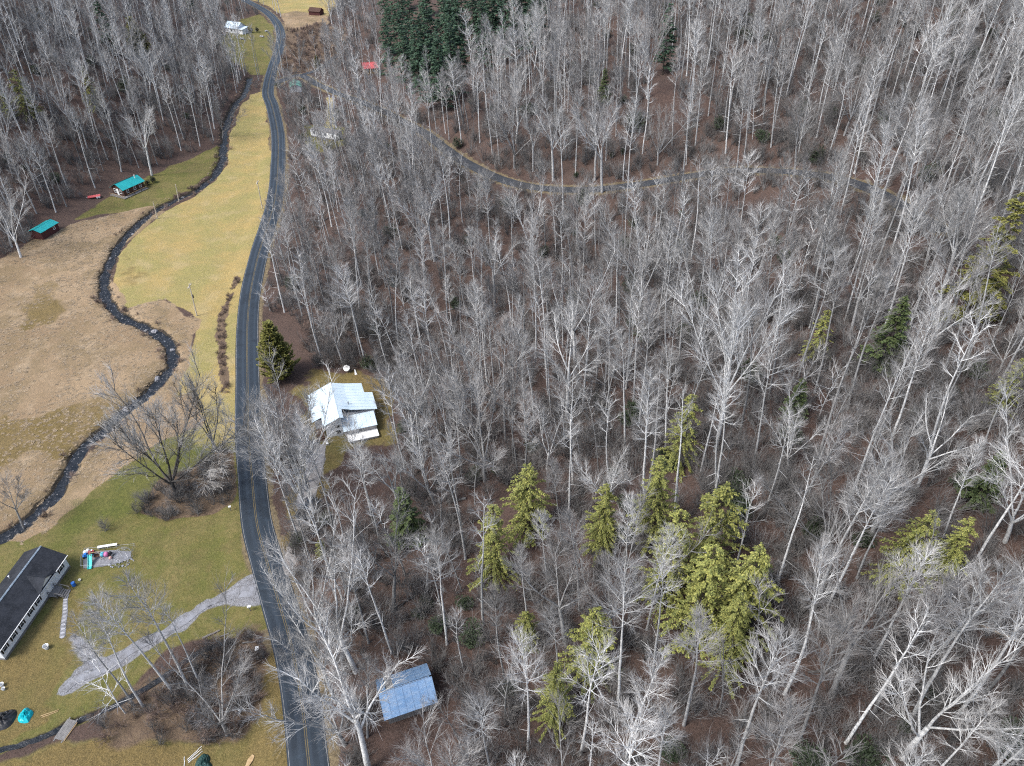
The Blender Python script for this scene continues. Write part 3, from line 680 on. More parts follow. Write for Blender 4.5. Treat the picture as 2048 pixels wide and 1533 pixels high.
reg('giant0', spreading(240, h=31, fork=.45, spread=8.5, n0=6, n1=12, n2=9, n3=5, tilt=(.15, .48), thick=.7))
reg('oak0', spreading(230, h=17, fork=.20, spread=9.5, n0=8, n1=11, n2=9, n3=7, mat='bark_dark', tilt=(.45, 1.05), thick=1.25))
reg('oak1', spreading(231, h=15, fork=.18, spread=4.5, n0=5, n1=8, n2=7, n3=5, mat='bark_dark', tilt=(.15, .4)))
reg('hemlock0', conifer(500, h=17, width=5.4, whorls=32, per=7, clump=.55, dens=105, droop=.2, leaf=.23, base=.05, point=.62))
reg('hemlock1', conifer(501, h=14, width=5.0, whorls=28, per=7, clump=.55, dens=105, base=.08, droop=.22, leaf=.23, point=.55))
reg('hemlock2', conifer(502, h=19, width=4.6, whorls=30, per=7, clump=.6, dens=105, base=.12, droop=.2, leaf=.23, point=.6))
reg('pine0', conifer(510, h=25, width=4.6, whorls=26, per=6, mat='pine', dens=60, droop=.1, base=.12, leaf=.5, point=.6))
reg('pine1', conifer(511, h=22, width=4.2, whorls=22, per=7, mat='pine', dens=60, droop=.05, base=.15, leaf=.5, point=.7))
reg('cedar0', conifer(520, h=14, width=5.0, whorls=44, per=9, mat='cedar', dens=75, droop=-.25, base=.03, leaf=.40, point=.75))
reg('olive0', conifer(512, h=20, width=4.6, whorls=26, per=7, mat='cedar', dens=90, droop=.1, base=.1, leaf=.36, point=.7, clump=.3))
reg('soft0', conifer(530, h=13, width=3.6, whorls=30, per=7, mat='soft_green', dens=60, droop=.0, base=.05, leaf=.34, point=.9))
reg('rhodo0', evergreen_bush(540)); reg('rhodo1', evergreen_bush(541, h=3.2, w=2.0))
reg('hedge0', evergreen_bush(542, h=2.0, w=1.3, n=900, mat='hedge', leaf=.2))

def stand(name, key, base, axis, length, spin, label, cat, group=None):
    """one tree of its own: an empty at the foot, trunk and crown under it"""
    tm, cm, h = PROTO[key][:3]
    o = bpy.data.objects.new(name, None); COL.objects.link(o); o.empty_display_size = .3
    o.location = tuple(float(c) for c in base); o.rotation_mode = 'QUATERNION'
    o.rotation_quaternion = Vector(axis).normalized().to_track_quat('Z', 'Y') @ Quaternion((0, 0, 1), spin)
    s = float(length) / h; o.scale = (s, s, s)
    mesh_obj('trunk', tm, o); mesh_obj('crown', cm, o)
    return tag(o, label, cat, group)

def scatter(name, keys, base, eul, scl, idx, label, cat=None, joined=None):
    """an uncountable mass of plants: one object, its members placed by geometry nodes"""
    coll = bpy.data.collections.new(name + '_members')
    for n_, key in enumerate(keys):
        if joined and key in joined: src = joined[key]
        else:
            tm, cm, h, tr, cr = PROTO[key]; t = TB(); t.v = tr.v + cr.v; off = len(tr.v); t.tw = tr.tw + cr.tw
            t.f = tr.f + [tuple(i + off for i in f) for f in cr.f]
            src = bpy.data.meshes.new(key + '_whole'); src.from_pydata(t.v, [], t.f)
            for mm in tm.materials: src.materials.append(mm)
            if cm.materials[0] != tm.materials[0]:
                src.materials.append(cm.materials[0]); src.polygons.foreach_set('material_index', [0] * len(tr.f) + [1] * len(cr.f))
            for an in ('twig', 'leaf'): a = src.attributes.new(an, 'FLOAT', 'POINT'); a.data.foreach_set('value', t.tw)
            if joined is not None: joined[key] = src
        po = bpy.data.objects.new('%s_member_%02d' % (name, n_), src); coll.objects.link(po)
    n = len(base); me = bpy.data.meshes.new(name); me.from_pydata([tuple(map(float, b)) for b in base], [], [])
    a = me.attributes.new('rot', 'FLOAT_VECTOR', 'POINT'); a.data.foreach_set('vector', np.asarray(eul, float).ravel())
    a = me.attributes.new('scl', 'FLOAT', 'POINT'); a.data.foreach_set('value', np.asarray(scl, float))
    a = me.attributes.new('idx', 'INT', 'POINT'); a.data.foreach_set('value', np.asarray(idx, int))
    o = mesh_obj(name, me); tag(o, label, cat, None, 'stuff')
    g = bpy.data.node_groups.new(name + '_nodes', 'GeometryNodeTree')
    g.interface.new_socket('Geometry', in_out='INPUT', socket_type='NodeSocketGeometry'); g.interface.new_socket('Geometry', in_out='OUTPUT', socket_type='NodeSocketGeometry')
    N = g.nodes; gi = N.new('NodeGroupInput'); go = N.new('NodeGroupOutput'); ip = N.new('GeometryNodeInstanceOnPoints')
    ci = N.new('GeometryNodeCollectionInfo'); ci.inputs['Collection'].default_value = coll; ci.inputs['Separate Children'].default_value = True; ci.inputs['Reset Children'].default_value = True
    def attr(nm, ty):
        x = N.new('GeometryNodeInputNamedAttribute'); x.data_type = ty; x.inputs['Name'].default_value = nm; return x.outputs['Attribute']
    L = g.links.new; L(gi.outputs[0], ip.inputs['Points']); L(ci.outputs[0], ip.inputs['Instance']); ip.inputs['Pick Instance'].default_value = True
    L(attr('idx', 'INT'), ip.inputs['Instance Index']); L(attr('scl', 'FLOAT'), ip.inputs['Scale'])
    er = N.new('FunctionNodeEulerToRotation'); L(attr('rot', 'FLOAT_VECTOR'), er.inputs[0]); L(er.outputs[0], ip.inputs['Rotation'])
    L(ip.outputs[0], go.inputs[0])
    md = o.modifiers.new('place', 'NODES'); md.node_group = g
    return o
JOINED = {}
# ---------------------------------------------------------------- trees that can be told apart
def lean_to(B, tx, ty, lim=.24):
    """the axis of a stem whose foot is B and whose top is sighted at tx, ty; the top stays in the plane y = B.y"""
    d = ray(tx, ty); t = B[1] / d[1]; T = np.array((d[0] * t, B[1], CAM_H + d[2] * t)); a = T - B
    if abs(a[0]) > lim * a[2]: a[0] = math.copysign(lim * a[2], a[0])
    return a
PLACED = []      # x, y, clearance
LAND = [  # kind, foot, top, label
 ('oak0', 354, 992, 318, 812, 'wide dark-limbed bare tree on the lawn beside the creek', 'old_tree'),
 ('oak1', 436, 904, 395, 750, 'narrow dark bare tree at the end of the ditch by the road', 'old_tree'),
 ('poplar2', 349, 1388, 195, 1180, 'tall pale leaning tree standing second from the right over the driveway', 'bare_tree'),
 ('poplar0', 379, 1380, 270, 1142, 'tall pale tree standing rightmost of the row over the driveway', 'bare_tree'),
 ('poplar1', 286, 1413, 165, 1225, 'pale leaning tree, right stem of the close pair below the driveway', 'bare_tree'),
 ('poplar5', 268, 1412, 150, 1250, 'grey leaning tree, left stem of the close pair below the driveway', 'bare_tree'),
 ('slim1', 250, 1427, 140, 1320, 'low leaning bare tree at the left end of the row by the foot bridge', 'bare_tree'),
 ('polew0', 402, 1372, 330, 1215, 'dim grey tree rising from the thicket behind the pale driveway trees', 'bare_tree'),
 ('spread3', 455, 1470, 420, 1330, 'low spreading bare tree in the brown thicket by the road', 'bare_tree'),
 ('spread0', 606, 1000, 545, 790, 'pale bushy bare tree arching over the road below the white house', 'bare_tree'),
 ('spread2', 592, 985, 505, 815, 'pale bare tree leaning furthest over the road by the white house', 'bare_tree'),
 ('spread3', 612, 965, 575, 800, 'dense bare tree between the road and the white house steps', 'bare_tree'),
 ('spread0', 630, 1030, 580, 830, 'pale bare tree rising right behind the parked blue truck', 'bare_tree'),
 ('spread2', 575, 965, 490, 850, 'lowest pale tree arching over the road beside the house drive', 'bare_tree'),
 ('slim1', 600, 905, 585, 815, 'small dense bare tree just below the cone-shaped evergreen', 'bare_tree'),
 ('poplar1', 667, 1064, 610, 850, 'slender bare tree beside the parked blue car', 'bare_tree'),
 ('poplar4', 749, 1054, 700, 835, 'tall pale tree with crown in front of the white house corner', 'bare_tree'),
 ('spread0', 655, 1290, 598, 1115, 'pale tree leaning over the road just below the driveway mouth', 'bare_tree'),
 ('spread2', 672, 1405, 600, 1240, 'pale tree leaning over the road left of the tin barn', 'bare_tree'),
 ('spread0', 690, 1490, 610, 1330, 'pale tree over the road at the bottom edge', 'bare_tree'),
 ('spread0', 712, 1345, 640, 1125, 'large pale tree whose crown covers the road above the tin barn', 'bare_tree'),
 ('spread2', 738, 1545, 670, 1290, 'large pale forked tree at the left corner of the tin barn', 'bare_tree'),
 ('poplar3', 735, 1475, 720, 1300, 'grey slim tree just left of the blue tin barn roof', 'bare_tree'),
 ('spread1', 787, 1222, 765, 1050, 'dense white-twigged tree above the barn, right of the road', 'bare_tree'),
 ('poplar0', 894, 1288, 878, 1062, 'pale straight-stemmed tree up the slope from the tin barn', 'bare_tree'),
 ('poplar2', 1236, 1426, 1258, 1152, 'broad fan-crowned pale tree among the yellow-green hemlocks', 'bare_tree'),
 ('poplar0', 1056, 1499, 1056, 1290, 'pale tree with a low layered crown near the bottom centre', 'bare_tree'),
 ('poplar1', 1250, 1535, 1290, 1300, 'upright pale tree at the bottom edge below the fan-crowned tree', 'bare_tree'),
 ('poplar3', 1158, 1222, 1145, 1012, 'bare tree between the two groups of yellow-green hemlocks', 'bare_tree'),
 ('poplar1', 1056, 1243, 1042, 1080, 'slim pale tree just below the leftmost yellow-green hemlock', 'bare_tree'),
 ('poplar4', 1250, 1192, 1263, 992, 'pale tree standing in front of the tallest yellow hemlock', 'bare_tree'),
 ('giant0', 1430, 903, 1450, 530, 'biggest white-limbed bare tree in the middle of the hillside', 'bare_tree'),
 ('spread0', 954, 888, 918, 640, 'broad pale tree up the slope right of the white house', 'bare_tree'),
 ('spread2', 1133, 845, 1140, 626, 'pale forked tree in the centre of the wood', 'bare_tree'),
 ('poplar0', 1165, 822, 1184, 470, 'very tall straight pale tree in the centre of the wood', 'bare_tree'),
 ('poplar1', 1209, 862, 1230, 672, 'pale narrow tree right of the forked tree in the centre', 'bare_tree'),
 ('poplar4', 924, 948, 910, 752, 'pale tree on the slope below the broad tree by the house', 'bare_tree'),
 ('spread0', 1094, 938, 1089, 798, 'round-crowned pale tree left of the yellow-green hemlocks', 'bare_tree'),
 ('poplar1', 799, 700, 775, 470, 'tall pale cluster stem nearest above the white house yard', 'bare_tree'),
 ('poplar3', 788, 655, 765, 440, 'tall pale stem behind the one above the white house yard', 'bare_tree'),
 ('poplar2', 720, 632, 690, 395, 'tall pale tree on the bank above the cone-shaped evergreen', 'bare_tree'),
 ('poplar2', 1127, 442, 1131, 178, 'tallest white poplar standing in front of the hill road', 'bare_tree'),
 ('spread2', 1204, 386, 1208, 208, 'pale round-crowned tree at the near edge of the hill road', 'bare_tree'),
 ('poplar0', 1254, 422, 1268, 195, 'tall slim pale tree crossing the hill road', 'bare_tree'),
 ('poplar4', 1003, 228, 1002, 62, 'pale tree above the bend of the hill road', 'bare_tree'),
 ('poplar0', 866, 318, 853, 145, 'pale tree where the hill road leaves the wood', 'bare_tree'),
 ('poplar1', 828, 367, 812, 150, 'tall pale stem left of the hill road bend', 'bare_tree'),
 ('poplar3', 1091, 500, 1089, 312, 'pale tree below the hill road, left of the tallest poplar', 'bare_tree'),
 ('poplar1', 900, 496, 888, 290, 'pale tall stem below the lower end of the hill road', 'bare_tree'),
 ('spread3', 1315, 330, 1328, 212, 'fan-crowned bare tree on the bank above the hill road', 'bare_tree'),
 ('spread1', 1457, 238, 1482, 92, 'white flat-crowned tree high above the hill road', 'bare_tree'),
 ('poplar4', 1526, 238, 1540, 90, 'pale tree right of the white flat-crowned one', 'bare_tree'),
 ('poplar2', 1736, 444, 1798, 200, 'big pale twin-stemmed tree at the right bend of the hill road', 'bare_tree'),
 ('spread1', 1789, 414, 1848, 212, 'fan-crowned tree right of the big one at the road bend', 'bare_tree'),
 ('poplar0', 1917, 300, 1962, 105, 'tall tree with a dark stem high on the right slope', 'bare_tree'),
 ('poplar3', 1787, 720, 1852, 532, 'leaning grey tree in the dark gap of the right slope', 'bare_tree'),
 ('spread0', 1575, 943, 1608, 815, 'pale low-branched tree right of the biggest white-limbed tree', 'bare_tree'),
 ('poplar0', 1473, 1533, 1605, 1130, 'tall straight stem rising from the bottom edge right of the hemlocks', 'bare_tree'),
 ('poplar1', 1630, 1218, 1735, 905, 'tall leaning pale stem right of the hemlock group, left of a pair', 'bare_tree'),
 ('poplar2', 1654, 1214, 1776, 935, 'tall leaning pale stem right of the hemlock group, right of a pair', 'bare_tree'),
 ('spread1', 1663, 1395, 1760, 1150, 'pale stem forking into two near the lower right', 'bare_tree'),
 ('poplar3', 1745, 1433, 1862, 1130, 'thin tall grey stem below the right-hand yellow hemlock', 'bare_tree'),
 ('poplar0', 1820, 1441, 2010, 1100, 'large fan-crowned double tree near the lower right corner', 'bare_tree'),
 ('poplar4', 1886, 1078, 1965, 880, 'tall pale stem beside the right-hand yellow hemlock', 'bare_tree'),
 ('poplar1', 1963, 910, 2030, 720, 'tall slender tree at the right edge of the picture', 'bare_tree'),
 ('spread2', 304, 352, 280, 215, 'white many-stemmed tree at the lawn edge beside the green-roofed cabin', 'bare_tree'),
 ('poplar1', 243, 344, 205, 175, 'tall white stem right behind the green-roofed cabin', 'bare_tree'),
 ('poplar0', 112, 425, 60, 270, 'tall pale tree just behind the small green-roofed shed', 'bare_tree'),
 ('spread0', 42, 515, 5, 380, 'pale bare tree left of the small green-roofed shed', 'bare_tree'),
 ('spread3', 446, 278, 440, 205, 'pale bushy tree on the creek bank at the narrow end of the meadow', 'bare_tree'),
 ('spread3', 600, 135, 597, 80, 'round bare tree standing in the reddish brush beyond the side road', 'bare_tree'),
 ('spread1', 50, 1060, 20, 960, 'thin bare tree on the far creek bank by the long white house', 'bare_tree'),
 ('slim1', 212, 1062, 200, 1040, 'small dark round shrub on the lawn above the play yard', 'shrub'),
]
for i, (key, bx, by, tx, ty, lab, nm) in enumerate(LAND):
    B = P(bx, by); a = lean_to(B, tx, ty); PLACED.append((B[0], B[1], 3.2))
    L = min(np.linalg.norm(a), 30.0 if key == 'giant0' else 27.5)
    if nm == 'shrub': key, L, a = 'brush2', 2.6, (0, 0, 1)
    stand(nm, key, B, a, L, rng.uniform(0, 6.28), lab, 'shrub' if nm == 'shrub' else 'tree')

EVER = [  # kind, foot, height, label
 ('cedar0', 562, 756, 15, 'dense olive cone-shaped evergreen between the road and the white house', 'cedar_tree'),
 ('soft0', 818, 1085, 13, 'soft green pointed evergreen below the white house', 'conifer'),
 ('hemlock0', 990, 1150, 15, 'yellow-green hemlock, leftmost and widest of its group', 'hemlock_tree'),
 ('hemlock1', 1058, 1065, 14, 'yellow-green hemlock right behind the leftmost one', 'hemlock_tree'),
 ('hemlock2', 1200, 1105, 14, 'yellow-green hemlock standing alone between the two hemlock groups', 'hemlock_tree'),
 ('hemlock2', 1300, 1095, 17, 'bright yellow hemlock topping the large hemlock group', 'hemlock_tree'),
 ('hemlock0', 1355, 930, 13, 'yellow-green hemlock highest up the middle of the slope', 'hemlock_tree'),
 ('hemlock0', 1330, 1190, 16, 'dense green hemlock in the heart of the large hemlock group', 'hemlock_tree'),
 ('hemlock1', 1408, 1150, 16, 'yellow-tipped hemlock at the upper right of the large group', 'hemlock_tree'),
 ('hemlock0', 1385, 1270, 17, 'broad green hemlock at the lower middle of the large group', 'hemlock_tree'),
 ('hemlock1', 1465, 1265, 16, 'yellow-green hemlock at the right edge of the large group', 'hemlock_tree'),
 ('hemlock2', 1440, 1345, 15, 'dim green hemlock lowest on the right of the large group', 'hemlock_tree'),
 ('hemlock1', 1175, 1350, 13, 'yellow-green hemlock left of the fan-crowned pale tree', 'hemlock_tree'),
 ('hemlock2', 1105, 1450, 13, 'dim green hemlock behind the layered tree near the bottom', 'hemlock_tree'),
 ('hemlock1', 1055, 1290, 7, 'small yellow hemlock sapling left of the fan-crowned tree', 'hemlock_tree'),
 ('hemlock1', 1790, 1165, 12, 'yellow-green hemlock on the right slope, left of its pair', 'hemlock_tree'),
 ('hemlock2', 1868, 1160, 11, 'yellow-green hemlock on the right slope, right of its pair', 'hemlock_tree'),
 ('hemlock0', 1628, 715, 9, 'small yellow-topped hemlock on the upper right slope', 'hemlock_tree'),
 ('soft0', 1755, 735, 13, 'narrow dull green conifer beside the dark gap', 'conifer'),
 ('soft0', 1582, 838, 8, 'small dull green conifer right of the biggest bare tree', 'conifer'),
 ('olive0', 1925, 650, 22, 'tall olive pine at the right edge of the slope', 'pine_tree'),
 ('hemlock2', 1985, 830, 9, 'dull green hemlock near the right edge below the olive pine', 'hemlock_tree'),
 ('soft0', 1945, 1010, 9, 'dull green conifer among leaning stems at the right edge', 'conifer'),
 ('pine1', 1325, 150, 19, 'lone dark pine standing above the bare wood at the top', 'pine_tree'),
 ('soft0', 1205, 210, 10, 'olive conifer half hidden above the hill road', 'conifer'),
 ('rhodo0', 1065, 228, 3.4, 'pale evergreen bush on the bank above the hill road', 'evergreen_bush'),
 ('rhodo1', 1275, 262, 5, 'dark evergreen bush behind the tree above the hill road', 'evergreen_bush'),
 ('hedge0', 296, 370, 1.7, 'dark round bush by the cabin, left of the two', 'evergreen_bush'),
 ('hedge0', 306, 366, 2.2, 'dark round bush by the cabin, right of the two', 'evergreen_bush'),
 ('cedar0', 636, 136, 6, 'small black cedar by the fork of the side road', 'cedar_tree'),
 ('cedar0', 286, 118, 17, 'round dark green pine on the far left hill', 'pine_tree'),
 ('pine1', 228, 110, 22, 'tall dark green pine left of the round one on the far left hill', 'pine_tree'),
 ('olive0', 195, 225, 16, 'olive pine in the left wood above the cabin', 'pine_tree'),
 ('hemlock1', 60, 235, 15, 'olive hemlock at the left edge of the left wood', 'hemlock_tree'),
 ('hemlock2', 25, 240, 10, 'dull olive hemlock cut by the left edge', 'hemlock_tree'),
 ('pine1', 385, 30, 15, 'dark pine at the top of the left wood', 'pine_tree'),
 ('rhodo1', 250, 185, 5, 'dark evergreen clump in the middle of the left wood', 'evergreen_bush'),
 ('hemlock1', 645, 1112, 4, 'small green evergreen sapling by the road above the barn', 'hemlock_tree'),
]
for key, bx, by, h, lab, nm in EVER:
    B = P(bx, by); PLACED.append((B[0], B[1], 1.2 if h < 6 else 2.2)); h = h * (1.05 if 'hemlock' in key else 1)
    stand(nm, key, B, (rng.uniform(-.03, .03), rng.uniform(-.03, .03), 1), h, rng.uniform(0, 6.28), lab, 'bush' if 'bush' in nm else 'tree')
for bx, by in [(478, 66), (490, 67), (502, 66), (514, 65)]:
    B = P(bx, by); stand('evergreen_bush', 'hedge0', B, (0, 0, 1), 2.6, rng.uniform(0, 6.28), 'black clipped bush in the row before the far white house', 'bush', 'black bushes before the far white house')
pines = [(785, 118), (812, 135), (838, 150), (862, 172), (800, 88), (830, 105), (858, 122), (884, 148), (905, 120), (876, 95), (780, 62), (815, 60), (850, 72), (895, 80), (925, 95), (915, 55), (945, 70), (965, 90), (985, 62), (1010, 75), (1040, 60), (1068, 66), (1000, 42), (1030, 30), (960, 48), (890, 40), (790, 20), (825, 12), (860, 18), (930, 20), (975, 12), (1050, 10), (1075, 30), (770, -10), (810, -22), (850, -15), (900, -5), (950, -20), (1000, -10), (1040, -25), (1085, -8), (885, 175), (905, 150), (848, 128)]
for i, (bx, by) in enumerate(pines):
    row = 'front edge' if by > 100 else 'middle' if by > 45 else 'back'; side = 'left' if bx < 850 else 'centre' if bx < 950 else 'right'
    B = P(bx + rng.uniform(-5, 5), by + 52 + rng.uniform(-4, 4)); PLACED.append((B[0], B[1], 3.0))
    stand('pine_tree', rng.choice(('pine0', 'pine0', 'pine1')), B, (0, 0, 1), rng.uniform(23, 30), rng.uniform(0, 6.28), 'dark green pine at the %s of the dense pine stand, %s part' % (row, side), 'tree', 'dark pines, %s %s of the stand' % (row, side))

# ---------------------------------------------------------------- the bare woods
PINE_FRONT = wpoly([(765, 190), (755, 60), (780, -40), (1090, -40), (1090, 120), (980, 150), (905, 240), (850, 240)])
OPEN = [wpoly([(785, 1055), (858, 1055), (862, 1150), (785, 1150)]), wpoly([(1300, 1060), (1390, 1030), (1470, 1140), (1470, 1270), (1390, 1310), (1320, 1230)]), wpoly([(950, 1010), (1100, 990), (1110, 1120), (1000, 1200), (945, 1190)]), wpoly([(1296, 110), (1354, 110), (1360, 285), (1294, 285)]), wpoly([(1885, 600), (1975, 600), (1980, 730), (1885, 730)]), wpoly([(1155, 1300), (1205, 1300), (1205, 1400), (1155, 1400)]), wpoly([(1770, 1120), (1890, 1120), (1890, 1220), (1770, 1220)]), wpoly([(505, 640), (600, 630), (640, 760), (640, 890), (570, 890), (505, 830)]), wpoly([(640, 885), (800, 880), (800, 1030), (650, 1060)]), wpoly([(745, 1400), (910, 1390), (925, 1560), (800, 1640), (735, 1640)]), PINE_FRONT, Z_VALLEY, Z_YARD, Z_FARLAWN, Z_FARFIELD, Z_FARTAN, Z_FARBRUSH, Z_TRAILER, Z_LANE, Z_BARN, wpoly([(718, 115), (762, 115), (768, 195), (718, 195)]), wpoly([(595, 140), (640, 150), (690, 170), (692, 215), (640, 205), (595, 180)]), wpoly([(570, 155), (606, 152), (610, 178), (575, 182)])]
R = np.random.RandomState(11)
def candidates(n, pad=0):
    X = R.uniform(-330, 240, n); Y = R.uniform(15, 640, n); Z = H(X, Y)
    px, py, dep = to_px(np.stack([X, Y, Z], -1))
    # seen from the camera: foot or top within the frame and a little around it
    pt = to_px(np.stack([X, Y, Z + 22], -1))
    ok = (px > -160) & (px < 2210) & (pt[1] < 1640) & (py > -12) & (dep > 10)
    for poly in OPEN: ok &= ~in_poly(X, Y, poly)
    ok &= samp(dr, X, Y) > 4.6
    ok &= samp(ds, X, Y) > 3.6
    ok &= poly_dist(X, Y, [tuple(q[:2]) for q in SPUR[::2]])[0] > 3.0
    ok &= samp(DC, X, Y) > 3.0
    return X[ok], Y[ok], Z[ok], px[ok], py[ok], dep[ok]

class Cells:
    def __init__(s, c): s.c = c; s.d = {}
    def free(s, x, y, r):
        i, j = int(x // s.c), int(y // s.c)
        for a in (i - 1, i, i + 1):
            for b in (j - 1, j, j + 1):
                for (u, v, q) in s.d.get((a, b), ()):
                    if (u - x) ** 2 + (v - y) ** 2 < min(r, q) ** 2: return False
        return True
    def add(s, x, y, r): s.d.setdefault((int(x // s.c), int(y // s.c)), []).append((x, y, r))

def zone(px, py):
    if px < 470 and py < 560: return 'in the left wood near the cabin' if py > 230 else 'high in the far left wood'
    if px < 560 and py < 300: return 'in the creekside wood below the far white house'
    if py < 150: return ('by the far brush field' if px < 780 else 'above the pine stand level, top centre' if px < 1300 else 'at the top of the right slope')
    if py < 330: return ('between the trailer and the pine stand' if px < 880 else 'on the bank above the hill road' if px < 1500 else 'above the hill road bend, upper right')
    if py < 560: return ('on the roadside bank below the trailer' if px < 780 else 'just below the hill road' if px < 1400 else 'below the hill road bend on the right')
    if py < 800: return ('on the bank above the white house' if px < 800 else 'in the centre of the wood' if px < 1350 else 'in the upper right half of the slope')
    if py < 1050: return ('around the white house yard' if px < 800 else 'between the white house and the hemlocks' if px < 1150 else 'behind the large hemlock group' if px < 1500 else 'on the right slope above the yellow pair')
    if py < 1300: return ('between the road and the barn' if px < 850 else 'left of the large hemlock group' if px < 1250 else 'around the large hemlock group' if px < 1500 else 'right of the large hemlock group')
    return ('around the tin barn' if px < 950 else 'at the bottom centre of the wood' if px < 1350 else 'at the bottom of the right slope')

cells = Cells(9.0)
for x, y, r in PLACED: cells.add(x, y, r + 1.0)
def downhill(x, y):
    e = 6.0; return -(H(x + e, y) - H(x - e, y)) / (2 * e), -(H(x, y + e) - H(x, y - e)) / (2 * e)
grown = []
X, Y, Z, PX, PY, DEP = candidates(90000)
order = np.argsort(-(R.rand(len(X))))
for i in order:
    x, y = X[i], Y[i]; dn = .5 + fbm(x / 40, y / 40, 77, 3)
    left = PX[i] < 520 and PY[i] < 520
    r = ((3.8 if left else 3.8) + .009 * DEP[i]) * (1.35 - .45 * dn)
    if not cells.free(x, y, r): continue
    cells.add(x, y, r); grown.append((i, 'big'))
for i in order:
    if len(grown) > 3600: break
    x, y = X[i], Y[i]; r = 3.6
    if R.rand() < .45 + .0015 * DEP[i] or not cells.free(x, y, r): continue
    cells.add(x, y, r); grown.append((i, 'small'))
items = []
for i, size in grown:
    x, y, z = X[i], Y[i], Z[i]; gx, gy = downhill(x, y); u = R.rand()
    roadside = (PX[i] < 640 and 180 < PY[i] < 520 and PX[i] > 540)
    if size == 'big' and not roadside:
        key = ('polew%d' % R.randint(4)) if u < .42 else ('poplar%d' % R.randint(7)) if u < .78 else ('spread%d' % R.randint(4)) if u < .90 else 'slim2'
        h = (R.uniform(17, 27) if key[0] == 'p' else R.uniform(15, 23) if key != 'slim2' else R.uniform(14, 19))
    else:
        key = 'slim%d' % R.randint(3) if u < .8 else 'spread%d' % (1 + 2 * R.randint(2)); h = R.uniform(7, 14) if key[:2] == 'sl' else R.uniform(8, 13)
    if 830 < PX[i] < 1640:      # the wood just below the hill road is younger, so the road shows over it
        ry = float(np.interp(PX[i], [p[0] for p in SIDE_PX[6:]], [p[1] for p in SIDE_PX[6:]])); below = PY[i] - ry
        if 8 < below < 380:
            if R.rand() < (.6 if below < 45 else .5 if below < 130 and PX[i] > 950 else .15): continue
            if (below >= 45 and R.rand() < (.95 if PX[i] > 1080 else .8)) or R.rand() < .45: h = min(h, max(4.5, (below - 6 + R.uniform(-14, 4)) * DEP[i] / (1421 * .80)))
            if h < 13: key = 'slim%d' % R.randint(3)
    k = .16 if size == 'big' else .25
    ax = Vector((gx * k + R.uniform(-.05, .05), gy * k + R.uniform(-.05, .05), 1)).normalized()
    items.append((h / DEP[i], key, x, y, z, ax, h, PX[i], PY[i]))
inside = [t for t in items if 10 < t[7] < 2040 and 10 < t[8] < 1560]
inside.sort(key=lambda t: -t[0]); pick = inside[:236]; chosen = set(id(t) for t in pick)
SIGHTS = [('the white-roofed house', 685, 820), ('the tin barn', 810, 1385), ('the cone-shaped evergreen', 555, 690), ('the parked blue truck', 615, 1010), ('the tallest white poplar', 1130, 300), ('the biggest white-limbed tree', 1455, 680), ('the lone dark pine', 1325, 60), ('the leftmost yellow-green hemlock', 985, 1090), ('the highest yellow-green hemlock', 1355, 880), ('the large hemlock group', 1390, 1160), ('the fan-crowned pale tree', 1255, 1250), ('the right-hand hemlock pair', 1830, 1100), ('the olive pine', 1935, 550), ('the small yellow-topped hemlock', 1628, 670), ('the teal-roofed cabin', 250, 365), ('the teal-roofed shed', 90, 455), ('the mobile home', 645, 265), ('the red-roofed house', 740, 130), ('the dense pine stand', 930, 70), ('the soft green pointed evergreen', 818, 1020), ('the hill road bend', 960, 340), ('the hill road right bend', 1750, 380), ('the forked tree in the centre', 1138, 720), ('the broad pale tree upslope', 930, 720), ('the middle of the hill road', 1400, 350), ('the lower right double tree', 1920, 1270), ('the layered tree bottom centre', 1056, 1390)]
def whereabouts(px, py):
    nm, sx, sy = min(SIGHTS, key=lambda s: math.hypot(px - s[1], py - s[2])); dx, dy = px - sx, py - sy; d = math.hypot(dx, dy)
    vert = 'above' if dy < 0 else 'below'; side = 'left of' if dx < 0 else 'right of'
    if abs(dx) < .41 * abs(dy): w = vert
    elif abs(dy) < .41 * abs(dx): w = side
    else: w = vert + ' and ' + side
    return ('just ' if d < 95 else 'well ' if d > 210 and ' and ' not in w else '') + w + ' ' + nm
DESC = {'poplar0': 'tall straight pale tree', 'poplar1': 'tall narrow pale tree', 'poplar2': 'very tall pale tree', 'poplar3': 'tall slim grey tree', 'poplar4': 'tall full-crowned grey tree', 'poplar5': 'tall open-crowned pale tree', 'poplar6': 'tall dense-topped grey tree', 'spread0': 'broad pale tree', 'spread1': 'forked grey tree', 'spread2': 'high-forking pale tree', 'spread3': 'low-forking grey tree', 'polew0': 'thin straight pole tree', 'polew1': 'thin small-topped pole tree', 'polew2': 'thin grey pole tree', 'polew3': 'thin pale pole tree', 'slim0': 'small grey understory tree', 'slim1': 'small pale understory tree', 'slim2': 'thin grey young tree'}
for (s, key, x, y, z, ax, h, px, py) in pick:
    lab = 'leafless %s %s' % (DESC[key], whereabouts(px + 130 * ax.x, py - .5 * 1421 * h / 160))
    stand('bare_tree', key, (x, y, z), ax, h, R.uniform(0, 6.28), lab, 'tree', lab.replace('leafless', 'trees like the leafless'))
rest = [t for t in items if id(t) not in chosen]
KEYS = sorted(set(t[1] for t in rest))
def eul(ax, spin): return (ax.to_track_quat('Z', 'Y') @ Quaternion((0, 0, 1), spin)).to_euler()
scatter('bare_woodland', KEYS, [t[2:5] for t in rest], [tuple(eul(t[5], R.uniform(0, 6.28))) for t in rest], [t[6] / PROTO[t[1]][2] for t in rest], [KEYS.index(t[1]) for t in rest],
        'mass of smaller and farther leafless grey trees filling the hillsides', joined=JOINED)
print('trees', len(pick), 'rest', len(rest))

